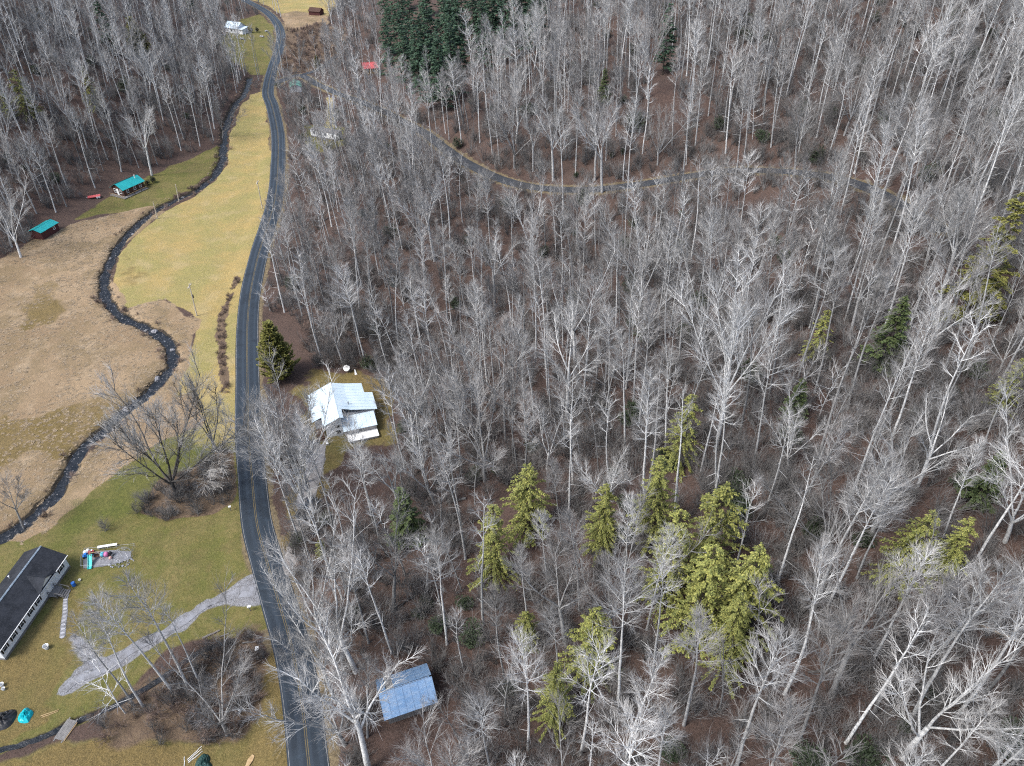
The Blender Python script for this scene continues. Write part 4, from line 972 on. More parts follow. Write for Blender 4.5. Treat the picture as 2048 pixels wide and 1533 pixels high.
# understory brush on the forest floor
bx, by, bz, bpx, bpy_, bd = candidates(90000)
keep = R.rand(len(bx)) < np.clip(.45 + 1.1 * (fbm(bx / 18, by / 18, 90, 3) - .3), .08, 1) * np.clip((150 / bd) ** 1.5, .12, 1.6)
keep = np.nonzero(keep)[0][:8500]; KB = ['brush0', 'brush1', 'brush2', 'brush3', 'rhodo0', 'rhodo1']
ib = np.where(R.rand(len(keep)) < .975, R.randint(0, 4, len(keep)), 4 + R.randint(0, 2, len(keep)))
scatter('undergrowth', KB, [(bx[i], by[i], bz[i]) for i in keep], [(R.uniform(-.15, .15), R.uniform(-.15, .15), R.uniform(0, 6.28)) for _ in keep], R.uniform(.5, 1.25, len(keep)), ib,
        'grey leafless brush and saplings covering the forest floor', joined=JOINED)
print('brush', len(keep))

off_water = lambda x, y: samp(DC, x, y) > 1.45
def fill(poly, n):
    xs, ys = zip(*poly); x = R.uniform(min(xs), max(xs), n * 4); y = R.uniform(min(ys), max(ys), n * 4); m = np.nonzero(in_poly(x, y, poly))[0][:n]
    return x[m], y[m]
def mass(name, polys, keys, label, smin, smax, tilt=.2, avoid=None):
    bs = []
    for poly, n in polys:
        x, y = fill(poly, n); bs += [(a, b, c) for a, b, c in zip(x, y, H(x, y))]
    if avoid is not None: bs = [b for b in bs if avoid(b[0], b[1]) and fbm(b[0] / 7, b[1] / 7, 51, 3) + R.uniform(-.12, .12) > .40]
    n = len(bs); scatter(name, keys, bs, [(R.uniform(-tilt, tilt), R.uniform(-tilt, tilt), R.uniform(0, 6.28)) for _ in bs], R.uniform(smin, smax, n), R.randint(0, len(keys), n), label, joined=JOINED)
mass('brown_thicket', [(wpoly([(340, 1335), (400, 1300), (500, 1262), (530, 1310), (520, 1400), (480, 1480), (390, 1485), (350, 1420)]), 130), (Z_THICK, 60)], ['red0', 'red1', 'brush2', 'brush0'], 'brown tangled thicket between the lawn and the road at the bottom', .4, 1.0)
mass('oak_brush', [(Z_OAKBRUSH, 110)], ['brush2', 'brush0', 'brush1'], 'grey brush growing under the wide dark-limbed tree', .35, .8)
mass('ditch_weeds', [(Z_DITCH, 150)], ['red1'], 'brown weeds along the ditch beside the road', .25, .6)
mass('far_brush', [(Z_FARBRUSH, 330)], ['red0', 'red1'], 'reddish brown brush on the far clearing by the road', .5, 1.2)
mass('yard_brush', [(wpoly([(596, 645), (690, 640), (720, 735), (640, 738), (612, 720)]), 80), (wpoly([(640, 640), (740, 690), (770, 740), (800, 780), (830, 760), (800, 690), (700, 600)]), 170), (wpoly([(560, 1090), (600, 1080), (650, 1150), (600, 1180)]), 25)], ['red0', 'brush0'], 'reddish brush on the bank above the white house', .5, 1.0)

# dry grass tufts on the tan meadow and the creek banks
def tuft(seed, n, h):
    r = random.Random(seed); t = TB()
    for i in range(n):
        a = r.uniform(0, 6.28); o = Vector((r.uniform(-.35, .35), r.uniform(-.35, .35), 0)); b = r.uniform(.75, 1.5); hh = h * r.uniform(.5, 1.1)
        tip = o + Vector((math.cos(a) * b * hh, math.sin(a) * b * hh, hh * max(.12, .75 - b * .45))); s = Vector((-math.sin(a), math.cos(a), 0)) * .05; i0 = len(t.v)
        for z in (o - s, o + s, tip): t.v.append((z.x, z.y, z.z))
        t.f.append((i0, i0 + 1, i0 + 2)); lv = r.random(); t.tw += [lv] * 3
    return t, TB(), 'dry_grass', h
M['dry_grass'] = foliage('dry_grass', (.28, .21, .135), (.20, .145, .088), (.37, .295, .205))
for i in range(3): reg('tuft%d' % i, tuft(600 + i, 26, .7) + ('dry_grass',))
mass('dry_meadow_grass', [(Z_TAN, 11000), (Z_BANK, 900), (Z_BANK2, 700), (Z_FARTAN, 300)], ['tuft0', 'tuft1', 'tuft2'], 'tall tan dry grass covering the meadow left of the creek', .25, .8, .1, off_water)
xs = []
for q in CREEK[::1]:
    for s in (-1, 1):
        for _ in range(2):
            a = R.uniform(0, 6.28); rr = R.uniform(1.5, 3.0); xs.append((q[0] + rr * math.cos(a), q[1] + rr * math.sin(a)))
xs = [p for p in xs if off_water(*p)]; n = len(xs)
scatter('bank_grass', ['tuft0', 'tuft1', 'red1'], [(a, b, float(H(a, b))) for a, b in xs], [(0, 0, R.uniform(0, 6.28)) for _ in xs], R.uniform(.3, .8, n), np.where(R.rand(n) < .85, R.randint(0, 2, n), 2), 'dry grass and brown weeds lining the creek banks', joined=JOINED)
# ---------------------------------------------------------------- buildings
def rot_xy(rz): return np.array((math.cos(rz), math.sin(rz))), np.array((-math.sin(rz), math.cos(rz)))

def sheets(part, a, b, c, d, n, mat, th=.05, skip=(), name='roof_panel', rib=.035):
    """roof sheets laid side by side from edge a-d to edge b-c, each with a raised seam"""
    a, b, c, d = (Vector(p) for p in (a, b, c, d))
    for i in range(n):
        if i in skip: continue
        t0, t1 = i / n, (i + 1) / n; g = .004 / max((b - a).length, 1)
        p = [a.lerp(b, t0 + g), a.lerp(b, t1 - g), d.lerp(c, t1 - g), d.lerp(c, t0 + g)]
        lift = Vector((0, 0, .006 * (i % 2))); m = MB().slab(*[tuple(q + lift) for q in p], th)
        e = (b - a).normalized() * .035; up = Vector((0, 0, rib + .002))
        m.slab(tuple(p[0] + lift + up), tuple(p[0] + e + lift + up), tuple(p[3] + e + lift + up), tuple(p[3] + lift + up), rib)
        m.build(name, mat, part)

def window(root, face, u, z, w, h, half, frame='white_trim', shut=None, cols=2):
    """a window on one wall: frame, panes and muntin set proud of the wall; face picks the wall, half its distance from the centre"""
    def bx(u0, u1, z0, z1, d0, d1):
        m = MB()
        if face == 'front': m.box(u0, u1, -half - d1, -half - d0, z0, z1)
        elif face == 'back': m.box(u0, u1, half + d0, half + d1, z0, z1)
        elif face == 'left': m.box(-half - d1, -half - d0, u0, u1, z0, z1)
        else: m.box(half + d0, half + d1, u0, u1, z0, z1)
        return m
    f = bx(u - w / 2 - .07, u + w / 2 + .07, z - .09, z, .003, .09)
    for q in (bx(u - w / 2 - .07, u + w / 2 + .07, z + h, z + h + .08, .003, .07), bx(u - w / 2 - .07, u - w / 2, z, z + h, .003, .07), bx(u + w / 2, u + w / 2 + .07, z, z + h, .003, .07), bx(u - w / 2, u + w / 2, z + h / 2 - .025, z + h / 2 + .025, .012, .06)):
        o = len(f.v); f.v += q.v; f.f += [tuple(i + o for i in k) for k in q.f]
    fr = f.build('window', M[frame], root)
    for k in range(2): bx(u - w / 2 + .01, u + w / 2 - .01, z + h * k / 2 + .02, z + h * (k + 1) / 2 - .028, .004, .03).build('pane', M['glass'], fr)
    if shut:
        for s in (-1, 1): bx(u + s * (w / 2 + .22) - .13, u + s * (w / 2 + .22) + .13, z - .06, z + h + .06, .003, .055).build('shutter', M[shut], root)

def door(root, face, u, z, half, mat='white_trim'):
    m = MB()
    if face == 'front': m.box(u - .46, u + .46, -half - .06, -half - .004, z, z + 2.05)
    elif face == 'left': m.box(-half - .06, -half - .004, u - .46, u + .46, z, z + 2.05)
    d = m.build('door', M[mat], root)
    k = MB(); p = (u + .36, -half - .09, z + 1) if face == 'front' else (-half - .09, u + .36, z + 1)
    k.blob(p, .04, 1); k.build('handle', M['metal'], d)

def gable_house(name, label, cx, cy, zg, rz, L, W, eave, ridge, wall, roof, n, over=.4, skirt=None, skips=((), ()), cap=True, capmat=None, shingle=False, cat='house', th=.07):
    o = empty(name, (cx, cy, zg), rz, label, cat)
    body = MB(); x0, x1, y0, y1 = -L / 2, L / 2, -W / 2, W / 2; b = 0
    sl = (ridge - eave) / (W / 2)
    body.v = [(x0, y0, -.5), (x1, y0, -.5), (x1, y1, -.5), (x0, y1, -.5), (x0, y0, eave - .08), (x1, y0, eave - .08), (x1, y1, eave - .08), (x0, y1, eave - .08), (x0, 0, ridge - .1), (x1, 0, ridge - .1)]
    body.f = [(0, 1, 5, 4), (2, 3, 7, 6), (1, 2, 6, 9, 5), (3, 0, 4, 8, 7), (4, 5, 9, 8), (6, 7, 8, 9)]
    body.build('wall', M[wall], o)
    if skirt: MB().box(x0 - .03, x1 + .03, y0 - .03, y1 + .03, -.4, .45).build('foundation', M[skirt], o)
    ye = W / 2 + over; ze = eave - sl * over; xe = L / 2 + over
    rp = MB()
    if cap: rp.slab((-xe, -.16, ridge + .02), (xe, -.16, ridge + .02), (xe, 0, ridge + .085), (-xe, 0, ridge + .085), .03).slab((-xe, 0, ridge + .085), (xe, 0, ridge + .085), (xe, .16, ridge + .02), (-xe, .16, ridge + .02), .03)
    else: rp.bar((-xe + .3, 0, ridge - .12), (xe - .3, 0, ridge - .12), .06)
    r = rp.build('roof', capmat or M[roof], o)
    if shingle:
        MB().slab((-xe, -ye, ze), (xe, -ye, ze), (xe, 0, ridge + .04), (-xe, 0, ridge + .04), th).build('roof_slope', M[roof], r)
        MB().slab((-xe, 0, ridge + .037), (xe, 0, ridge + .037), (xe, ye, ze), (-xe, ye, ze), th).build('roof_slope', M[roof], r)
    else:
        gp = 0.0 if cap else .12
        sheets(r, (-xe, -ye, ze), (xe, -ye, ze), (xe, -gp, ridge - gp * sl), (-xe, -gp, ridge - gp * sl), n, M[roof], skip=skips[0])
        sheets(r, (xe, ye, ze), (-xe, ye, ze), (-xe, gp, ridge - gp * sl), (xe, gp, ridge - gp * sl), n, M[roof], skip=skips[1])
    return o, sl

# the long white house on the lawn
LH, sl = gable_house('long_house', 'long white house with a dark shingle roof at the lower left edge', -79.35, 66.95, .15, math.radians(85.3), 17.2, 6.9, 2.95, 4.75, 'white', 'shingle', 1, .35, 'grey_wood', shingle=True, capmat=M['ridge'])
for u, w in ((6.9, .8), (.6, .7), (-1.3, .7), (-3.6, .7), (-5.6, .7), (-7.7, .8)): window(LH, 'front', u, 1.35, w, 1.1, 3.45, shut='shutter')
window(LH, 'left', .8, 1.35, .9, 1.15, 8.6, shut='shutter')
door(LH, 'front', 3.3, .62, 3.45)
g = MB(); g.v = [(1.0, -3.62, 2.62), (5.6, -3.62, 2.62), (3.3, -3.62, 4.02), (1.0, -3.46, 2.62), (5.6, -3.46, 2.62), (3.3, -3.46, 4.02)]; g.f = [(0, 1, 2), (5, 4, 3), (0, 3, 4, 1), (1, 4, 5, 2), (2, 5, 3, 0)]
pd = g.build('entry_gable', M['white_trim'], LH)
MB().slab((.8, -3.95, 2.58), (3.3, -3.95, 4.14), (3.3, -.9, 4.34), (.8, -3.2, 3.0), .06).build('gable_slope', M['shingle'], pd)
MB().slab((3.3, -3.95, 4.136), (5.8, -3.95, 2.58), (5.8, -3.2, 3.0), (3.3, -.9, 4.336), .06).build('gable_slope', M['shingle'], pd)
for x, y in ((-6.3, 1.6), (-1.2, 1.3), (3.2, 2.2), (-7.0, -1.7)):
    z = 4.75 - abs(y) * sl; MB().lathe([(.09, z - .1), (.09, z + .4), (.13, z + .41), (.13, z + .5)], 8, (x, y)).build('vent_pipe', M['toy_white'], LH)
MB().box(-3.9, -2.3, 2.55, 3.0, 3.5, 3.62).build('roof_patch', M['grey_wood'], LH)
gut = MB().bar((-8.9, -3.86, 2.74), (8.9, -3.86, 2.74), .06); gut.build('gutter', M['white_trim'], LH)
# steps at its door
ux, uy = rot_xy(math.radians(85.3)); dpos = np.array((-79.35, 66.95)) + ux * 3.3 - uy * 3.45
st = empty('entry_steps', (*dpos, .15), math.radians(85.3), 'weathered wooden entry steps with railings at the long white house', 'steps')
MB().box(-1.0, 1.0, -1.5, -.12, .50, .58).build('landing', M['grey_wood'], st)
for k in range(4): MB().box(-.75, .75, -1.84 - .32 * k, -1.54 - .32 * k, .42 - .12 * k, .47 - .12 * k).build('tread', M['grey_wood'], st)
for s in (-1, 1):
    rl = MB()
    for y in (-.2, -1.45, -2.7): rl.box(s * .86 - .05, s * .86 + .05, y - .05, y + .05, -.1, 1.45 if y > -2 else 1.0)
    rl.bar((s * .86, -.2, 1.45), (s * .86, -1.45, 1.45), .05); rl.bar((s * .86, -1.45, 1.43), (s * .86, -2.7, .98), .05); rl.bar((s * .86, -.2, 1.0), (s * .86, -1.45, 1.0), .035)
    rl.build('railing', M['grey_wood'], st)
B = P(149, 1172); thing('barrel', MB().lathe([(.26, 0), (.31, .06), (.32, .3), (.30, .42), (.32, .55), (.31, .82), (.27, .88), (.24, .86)], 14), M['blue_barrel'], 'blue plastic barrel at the foot of the entry steps', 'barrel', loc=B)
ribbon('garden_path', gline([(136, 1182), (131, 1200), (130, 1225), (127, 1250), (125, 1275)]), .38, M['gravel'], .045, edge=.12, seed=31)
pt = gline([(136, 1182), (131, 1200), (130, 1225), (127, 1250), (125, 1275)], .62)
pth = empty('stone_path', pt[0], 0, 'pale stepping stone path from the entry steps to the driveway', 'path')
for i, p in enumerate(pt):
    r = random.Random(i); m = MB(); n = 7; k = [(.24 * r.uniform(.8, 1.1) * math.cos(6.28 * q / n) * 1.4, .24 * r.uniform(.8, 1.1) * math.sin(6.28 * q / n)) for q in range(n)]
    m.prism(k, -.05, .07); m.build('stone', M['pale_rock'], pth, np.array(p) - pt[0])

# the play yard
def at_px(px, py, dz=0.0): q = P(px, py); return (float(q[0]), float(q[1]), float(q[2] + dz))
fence_px = [(165, 1139), (165, 1123), (173, 1104), (210, 1101), (272, 1095), (266, 1113), (259, 1131)]
fp = [at_px(*p) for p in fence_px]; fo = empty('yard_fence', fp[0], 0, 'low wire fence around the play yard on the lawn', 'fence'); f0 = Vector(fp[0])
for i, p in enumerate(fp):
    q = Vector(p) - f0; MB().bar(q - Vector((0, 0, .1)), q + Vector((0, 0, 1.0)), .035).build('post', M['metal'], fo)
    if i < len(fp) - 1:
        w = Vector(fp[i + 1]) - f0; m = MB()
        for hh in (.98, .5): m.bar(q + Vector((0, 0, hh)), w + Vector((0, 0, hh)), .022 if hh > .9 else .01, 5)
        m.build('rail', M['metal'], fo)
w = Vector(at_px(236, 1136)) - f0; q = Vector(fp[0]) - f0; MB().bar(q + Vector((0, 0, .98)), w + Vector((0, 0, .98)), .022, 5).build('rail', M['metal'], fo); MB().bar(w - Vector((0, 0, .1)), w + Vector((0, 0, 1.0)), .035).build('post', M['metal'], fo)
gv = MB(); poly = [at_px(*p) for p in [(167, 1138), (166, 1122), (176, 1104), (228, 1101), (262, 1104), (262, 1118), (240, 1126), (205, 1134)]]
gb = len(gv.v); gv.v = [(x, y, z + .05) for x, y, z in poly]; gv.f = [tuple(range(len(poly)))]; tag(gv.build('gravel_bed', M['gravel']), kind='structure')
def slide(p):
    o = empty('toy_slide', p, .25, 'teal plastic slide in the play yard', 'slide')
    m = MB(); prof = [(0, 1.15), (.3, 1.05), (1.2, .45), (1.9, .18), (2.3, .15)]
    for (y0, z0), (y1, z1) in zip(prof[:-1], prof[1:]):
        m.quad8([(-.26, -y0, z0 - .05), (.26, -y0, z0 - .05), (.26, -y1, z1 - .05), (-.26, -y1, z1 - .05), (-.26, -y0, z0), (.26, -y0, z0), (.26, -y1, z1), (-.26, -y1, z1)])
        for s in (-1, 1): m.quad8([(s * .30 - .03, -y0, z0 - .06), (s * .30 + .03, -y0, z0 - .06), (s * .30 + .03, -y1, z1 - .06), (s * .30 - .03, -y1, z1 - .06), (s * .30 - .03, -y0, z0 + .16), (s * .30 + .03, -y0, z0 + .16), (s * .30 + .03, -y1, z1 + .16), (s * .30 - .03, -y1, z1 + .16)])
    m.build('chute', M['toy_teal'], o)
    l = MB()
    for s in (-1, 1): l.bar((s * .26, .05, 1.2), (s * .32, .65, -.03), .035)
    for k in range(4): l.bar((-.3, .14 + .14 * k, .95 - .27 * k), (.3, .14 + .14 * k, .95 - .27 * k), .025)
    l.build('ladder', M['toy_blue'], o)
slide(at_px(185, 1118))
fr = empty('swing_frame', at_px(195, 1117), .2, 'small brown wooden frame seat in the play yard', 'frame')
m = MB()
for s in (-1, 1): m.bar((s * .75, .55, -.03), (s * .75, 0, 1.6), .05); m.bar((s * .75, -.55, -.03), (s * .75, 0, 1.6), .05)
m.bar((-.85, 0, 1.6), (.85, 0, 1.6), .05); m.build('frame', M['tan_wood'], fr)
m = MB().box(-.4, .4, -.2, .2, .5, .56).box(-.4, .4, .2, .25, .56, .95); m.bar((-.35, 0, .56), (-.35, 0, 1.6), .012, 4); m.bar((.35, 0, .56), (.35, 0, 1.6), .012, 4); m.build('seat', M['brown_wood'], fr)
def ball(px, py, r, mat, label): 
    p = at_px(px, py, r * .9); m = MB(); prof = [(r * math.sin(math.pi * k / 8) + .001, -r * math.cos(math.pi * k / 8)) for k in range(9)]
    thing('toy_ball', m.lathe(prof, 14), M[mat], label, 'ball', 'balls in the play yard', p, True)
ball(214, 1112, .45, 'toy_pink', 'big pink ball in the play yard'); ball(206, 1112, .42, 'toy_sky', 'light blue ball in the play yard'); ball(222, 1118, .28, 'skin_pink', 'small pale pink ball in the play yard'); ball(172, 1107, .36, 'toy_white', 'white ball at the corner of the play yard')
def ride(px, py, mat, label, rz):
    o = empty('ride_on_toy', at_px(px, py), rz, label, 'toy car')
    m = MB(); m.box(-.55, .55, -.3, .3, .22, .5); m.quad8([(-.3, -.28, .5), (.3, -.28, .5), (.3, .28, .5), (-.3, .28, .5), (-.25, -.22, .85), (.1, -.22, .85), (.1, .22, .85), (-.25, .22, .85)]); m.build('body', M[mat], o)
    for sx in (-.36, .36):
        for sy in (-.32, .32): w = MB(); w.bar((sx, sy - .05, .2), (sx, sy + .05, .2), .2, 10); w.build('wheel', M['black'], o)
ride(174, 1114, 'toy_blue', 'blue ride-on toy car in the left corner of the play yard', .4); ride(183, 1109, 'toy_red', 'dark red ride-on toy near the teal slide', 1.2); ride(223, 1111, 'black', 'black ride-on toy beside the climbing dome', -.5); ride(179, 1106, 'toy_white', 'white ride-on toy behind the blue one', .1)
dm = empty('climbing_dome', at_px(244, 1115), 0, 'white pipe climbing dome at the right end of the play yard', 'dome')
m = MB(); Rr = 1.9
for ring in range(3):
    th = math.pi / 2 * (1 - ring / 3); rr, zz = Rr * math.sin(th), Rr * .72 * math.cos(th)
    pts = [(rr * math.cos(6.283 * (k + .5 * ring) / 8), rr * math.sin(6.283 * (k + .5 * ring) / 8), zz) for k in range(8)]
    for k in range(8): m.bar(pts[k], pts[(k + 1) % 8], .022, 5)
    if ring:
        for k in range(8): m.bar(pts[k], prev[k], .022, 5); m.bar(pts[k], prev[(k + 1) % 8], .022, 5)
    prev = pts
for k in range(0, 8, 2): m.bar(prev[k], (0, 0, Rr * .72), .035, 5)
m.build('pipe_frame', M['metal'], dm)
sb = MB(); r = random.Random(5)
for k in range(26): a = r.uniform(3.3, 6.2); q = r.uniform(.7, 2.3); sb.blob((q * math.cos(a), q * math.sin(a), .08), (r.uniform(.1, .26), r.uniform(.1, .26), .12), k)
p = at_px(246, 1116); thing('pale_stones', sb, M['pale_rock'], 'loose pale stones heaped along the play yard edge', None, loc=p, kind='stuff')
bn = empty('garden_bench', at_px(216, 1095), math.radians(12), 'long white slatted bench behind the play yard', 'bench')
for k in range(3): MB().box(-1.6, 1.6, -.25 + .18 * k, -.10 + .18 * k, .43, .47).build('slat', M['toy_white'], bn)
for x in (-1.4, 0, 1.4): MB().box(x - .05, x + .05, -.22, .24, -.05, .428).build('leg', M['toy_white'], bn)

# the white-roofed house by the road
MH = empty('white_roofed_house', (-34.8, 107.5, .7), math.radians(19.1), 'rambling house with broad pale metal roofs beside the road', 'house')
z0 = -.7
MB().box(-4.9, 2.3, 3.2, 11.2, z0, 2.6).build('wall', M['white'], MH); MB().box(2.302, 7.5, 2.9, 8.1, z0, 2.75).build('wall', M['white'], MH); MB().box(2.302, 6.0, 8.103, 11.2, z0, 2.75).build('wall', M['white'], MH)
g = MB(); g.prism([(-3.0, 0), (.3, 0), (.3, 3.4), (-3.0, 3.4)], z0, 2.9); g.v = [(x, y + .35, z) for x, y, z in g.v]; g.build('wall', M['white'], MH)
t = MB(); t.v = [(-3.0, .34, 2.9), (.3, .34, 2.9), (.3, .34, 4.72), (-.1, .34, 4.9), (-3.0, .34, 3.55), (-3.0, 3.7, 2.9), (.3, 3.7, 2.9), (.3, 3.7, 4.72), (-.1, 3.7, 4.9), (-3.0, 3.7, 3.55)]
t.f = [(0, 1, 2, 3, 4), (9, 8, 7, 6, 5), (0, 4, 9, 5), (1, 6, 7, 2), (2, 7, 8, 3), (3, 8, 9, 4)]; t.build('gable_wall', M['white'], MH)
rf = MB().slab((-.15, -.25, 5.06), (0, -.25, 5.14), (0, 11.7, 5.14), (-.15, 11.7, 5.06), .03).slab((0, -.25, 5.136), (.15, -.25, 5.06), (.15, 11.7, 5.06), (0, 11.7, 5.136), .03).build('roof', M['tin_white'], MH)
sheets(rf, (-5.4, 11.8, 2.75), (-5.4, 2.75, 2.75), (0, 2.75, 5.1), (0, 11.8, 5.1), 9, M['tin_white'])
sheets(rf, (-3.4, 2.745, 3.62), (-3.4, -.25, 3.62), (0, -.25, 5.1), (0, 2.745, 5.1), 3, M['tin_white'])
sheets(rf, (2.4, -.25 + 2.9, 4.25), (2.4, 11.7, 4.25), (0, 11.7, 5.095), (0, 2.65, 5.095), 9, M['tin_white'])
sheets(rf, (.85, -.25, 4.80), (.85, 2.645, 4.80), (0, 2.645, 5.095), (0, -.25, 5.095), 3, M['tin_white'])
sheets(rf, (8.0, 2.5, 2.95), (8.0, 8.35, 2.95), (2.4, 8.35, 4.24), (2.4, 2.5, 4.24), 6, M['tin_white'])
sheets(rf, (6.3, 8.36, 3.34), (6.3, 11.7, 3.34), (2.4, 11.7, 4.24), (2.4, 8.36, 4.24), 3, M['tin_white'])
sheets(rf, (.3, -1.25, 1.95), (7.2, -1.25, 1.95), (7.2, 2.62, 2.72), (.3, 2.62, 2.72), 7, M['tin_white'], name='lean_to_panel')
MB().lathe([(.12, 3.9), (.12, 4.7), (.2, 4.72), (.2, 4.82)], 8, (2.5, 4.4)).build('stove_pipe', M['metal'], rf)
MB().box(.5, 7.0, -.85, 2.88, z0 - .6, 1.9).build('stone_wall', M['stone_wall'], MH)
MB().box(1.0, 6.9, -3.0, -.86, z0 - 1.0, .55).build('block_base', M['stone_wall'], MH); MB().box(.85, 7.05, -3.15, -.855, .552, .70).build('white_ledge', M['white_trim'], MH)
for u, z, h in ((-.6, 2.1, .7), (-.6, .55, .95)):
    wd = MB().box(u - .5, u + .5, .26, .337, z, z + h).build('window', M['white_trim'], MH)
    for k in range(2): MB().box(u - .44 + .46 * k, u - .02 + .46 * k, .235, .258, z + .06, z + h - .06).build('pane', M['glass'], wd)
for u in (3.9,):
    wd = MB().box(u - .45, u + .45, -3.07, -3.003, -.55, .25).build('window', M['white_trim'], MH)
    for k in range(2): MB().box(u - .40 + .41 * k, u - .02 + .41 * k, -3.09, -3.072, -.5, .2).build('pane', M['glass'], wd)
wd = MB().box(3.2, 4.2, -.93, -.853, .95, 1.6).build('window', M['white_trim'], MH); MB().box(3.27, 4.13, -.95, -.932, 1.0, 1.55).build('pane', M['glass'], wd)
ux, uy = rot_xy(math.radians(19.1)); b = np.array((-34.8, 107.5)) - ux * 4.3 + uy * 1.0
ws = empty('wooden_stair', (*b, .45), math.radians(19.1), 'brown wooden stair at the left side of the white-roofed house', 'steps')
for k in range(7): MB().box(-.8, .8, -1.8 + .5 * k, -1.38 + .5 * k, .12 + .16 * k, .18 + .16 * k).build('tread', M['brown_wood'], ws)
for s in (-1, 1):
    m = MB(); m.slab((s * .86 - .04, -1.9, .2), (s * .86 + .04, -1.9, .2), (s * .86 + .04, 1.7, 1.35), (s * .86 - .04, 1.7, 1.35), .22)
    for y in (-1.8, 0, 1.65): m.box(s * .86 - .05, s * .86 + .05, y - .05, y + .05, -.2, 1.3 + (y + 1.8) * .32)
    m.build('stringer', M['grey_wood'], ws)
ds_ = empty('satellite_dish', at_px(695, 745), 0, 'white round satellite dish on the grass behind the white-roofed house', 'dish')
MB().bar((0, 0, -.1), (0, 0, .8), .04).build('pole', M['metal'], ds_); m = MB().lathe([(.02, 0), (.3, .03), (.55, .12), (.75, .26), (.74, .30), (.54, .16), (.3, .07), (.02, .04)], 16); m.v = [(x, y * .8 - z * .6, .8 + z * .8 + y * .6 + .3) for x, y, z in m.v]; m.build('reflector', M['toy_white'], ds_, smooth_=True)
m = MB(); m.prism([(-.28, -.9), (.25, -.8), (.1, .7), (-.1, .95)], -.05, .12); o = thing('pale_board', m, M['toy_white'], 'slim pale tapered board lying beside the satellite dish', 'board', loc=at_px(711, 746, .12)); o.rotation_euler = (.2, .1, .35)
ch = empty('garden_chair', at_px(655, 890), .4, 'small white garden chair in front of the white-roofed house', 'chair')
MB().box(-.25, .25, -.25, .25, .4, .45).build('seat', M['toy_white'], ch); MB().box(-.25, .25, .2, .25, .451, .95).build('backrest', M['toy_white'], ch)
for sx in (-.2, .2):
    for sy in (-.2, .2): MB().box(sx - .03, sx + .03, sy - .03, sy + .03, -.02, .398).build('leg', M['toy_white'], ch)

# the tin-roofed barn
BN, sl = gable_house('tin_barn', 'old barn with a rusting blue-grey tin roof near the bottom centre', -14.35, 49.45, 5.0, math.radians(20), 6.2, 4.9, 2.6, 4.1, 'grey_wood', 'tin_blue', 7, .55, cap=False, skips=((), (5,)), cat='barn')
for k in range(20):
    x = -3.09 + .309 * k; MB().box(x + .01, x + .295, -2.51, -2.452, -.4, 2.36 + .07 * math.sin(k * 5)).build('board', M['grey_wood'], BN)
    if k < 15: y = -2.43 + .325 * k; MB().box(-3.162, -3.102, y + .01, y + .31, -.4, 2.4 + .6 * (1 - abs(y + .16) / 2.45)).build('board', M['grey_wood'], BN); MB().box(3.102, 3.162, y + .01, y + .31, -.4, 2.4 + .6 * (1 - abs(y + .16) / 2.45)).build('board', M['grey_wood'], BN)

# cabins and far houses
CB, sl = gable_house('teal_roofed_cabin', 'brown log cabin with a bright teal metal roof at the left wood edge', -129.6, 229.0, 1.0, math.radians(64), 8.3, 5.4, 2.7, 4.2, 'brown_wood', 'teal', 12, .45, cap=True, cat='cabin', capmat=M['dark_green'])
window(CB, 'left', 1.3, 1.0, .8, 1.2, 4.15); window(CB, 'left', -1.35, 1.0, .8, 1.2, 4.15); door(CB, 'left', .1, .3, 4.15)
for u in (-2.6, .3, 2.6): window(CB, 'front', u, 1.0, .8, 1.1, 2.7)
MB().lathe([(.14, 3.4), (.14, 4.6), (.2, 4.62), (.2, 4.75)], 8, (2.9, -.9)).build('chimney_pipe', M['toy_white'], CB)
dk = MB().box(-5.6, -4.2, -4.3, 2.9, .12, .22).box(-4.199, 4.3, -4.3, -2.75, .12, .22); dk.build('deck', M['grey_wood'], CB)
for x in (-4.1, -1.4, 1.4, 4.1): MB().box(x - .06, x + .06, -4.2, -4.08, -.3, 2.2).build('porch_post', M['brown_wood'], CB)
rl = MB().bar((-4.1, -4.14, 1.0), (4.1, -4.14, 1.0), .05); rl.bar((-5.5, -4.2, 1.0), (-5.5, 2.8, 1.0), .04)
for k in range(9): rl.box(-5.54, -5.46, -4.2 + .87 * k, -4.14 + .87 * k, .2, 1.0)
rl.build('railing', M['tan_wood'], CB)
SH, sl = gable_house('teal_roofed_shed', 'small dark red shed with a teal metal roof at the meadow edge', -141.2, 196.7, 1.2, math.radians(76), 6.8, 4.2, 2.5, 3.2, 'red_wood', 'teal', 9, .3, cat='shed')
window(SH, 'front', 1.6, 1.2, .7, .7, 2.1)
TR, sl = gable_house('mobile_home', 'white mobile home with a flat grey roof beyond the roadside trees', -72.9, 279.4, 1.6, math.radians(-24.8), 12.2, 4.0, 2.75, 2.98, 'white', 'grey_wood', 8, .15, cat='mobile home', skirt='grey_wood')
for u in (-4.2, -1.2, .8, 4.6): window(TR, 'front', u, 1.3, .8, .9, 2.0, frame='shutter')
door(TR, 'front', 2.6, .5, 2.0)
FH, sl = gable_house('far_white_house', 'white house with a pale blue tin roof beside the far bend of the road', -163.6, 459.8, .7, math.radians(-25), 9.0, 7.5, 3.0, 5.4, 'white', 'tin_white', 10, .5)
for u in (-2.8, 0, 2.8): window(FH, 'front', u, 1.0, .9, 1.3, 3.75)
for u in (-1.8, 1.8): window(FH, 'left', u, 1.0, .9, 1.2, 4.5)
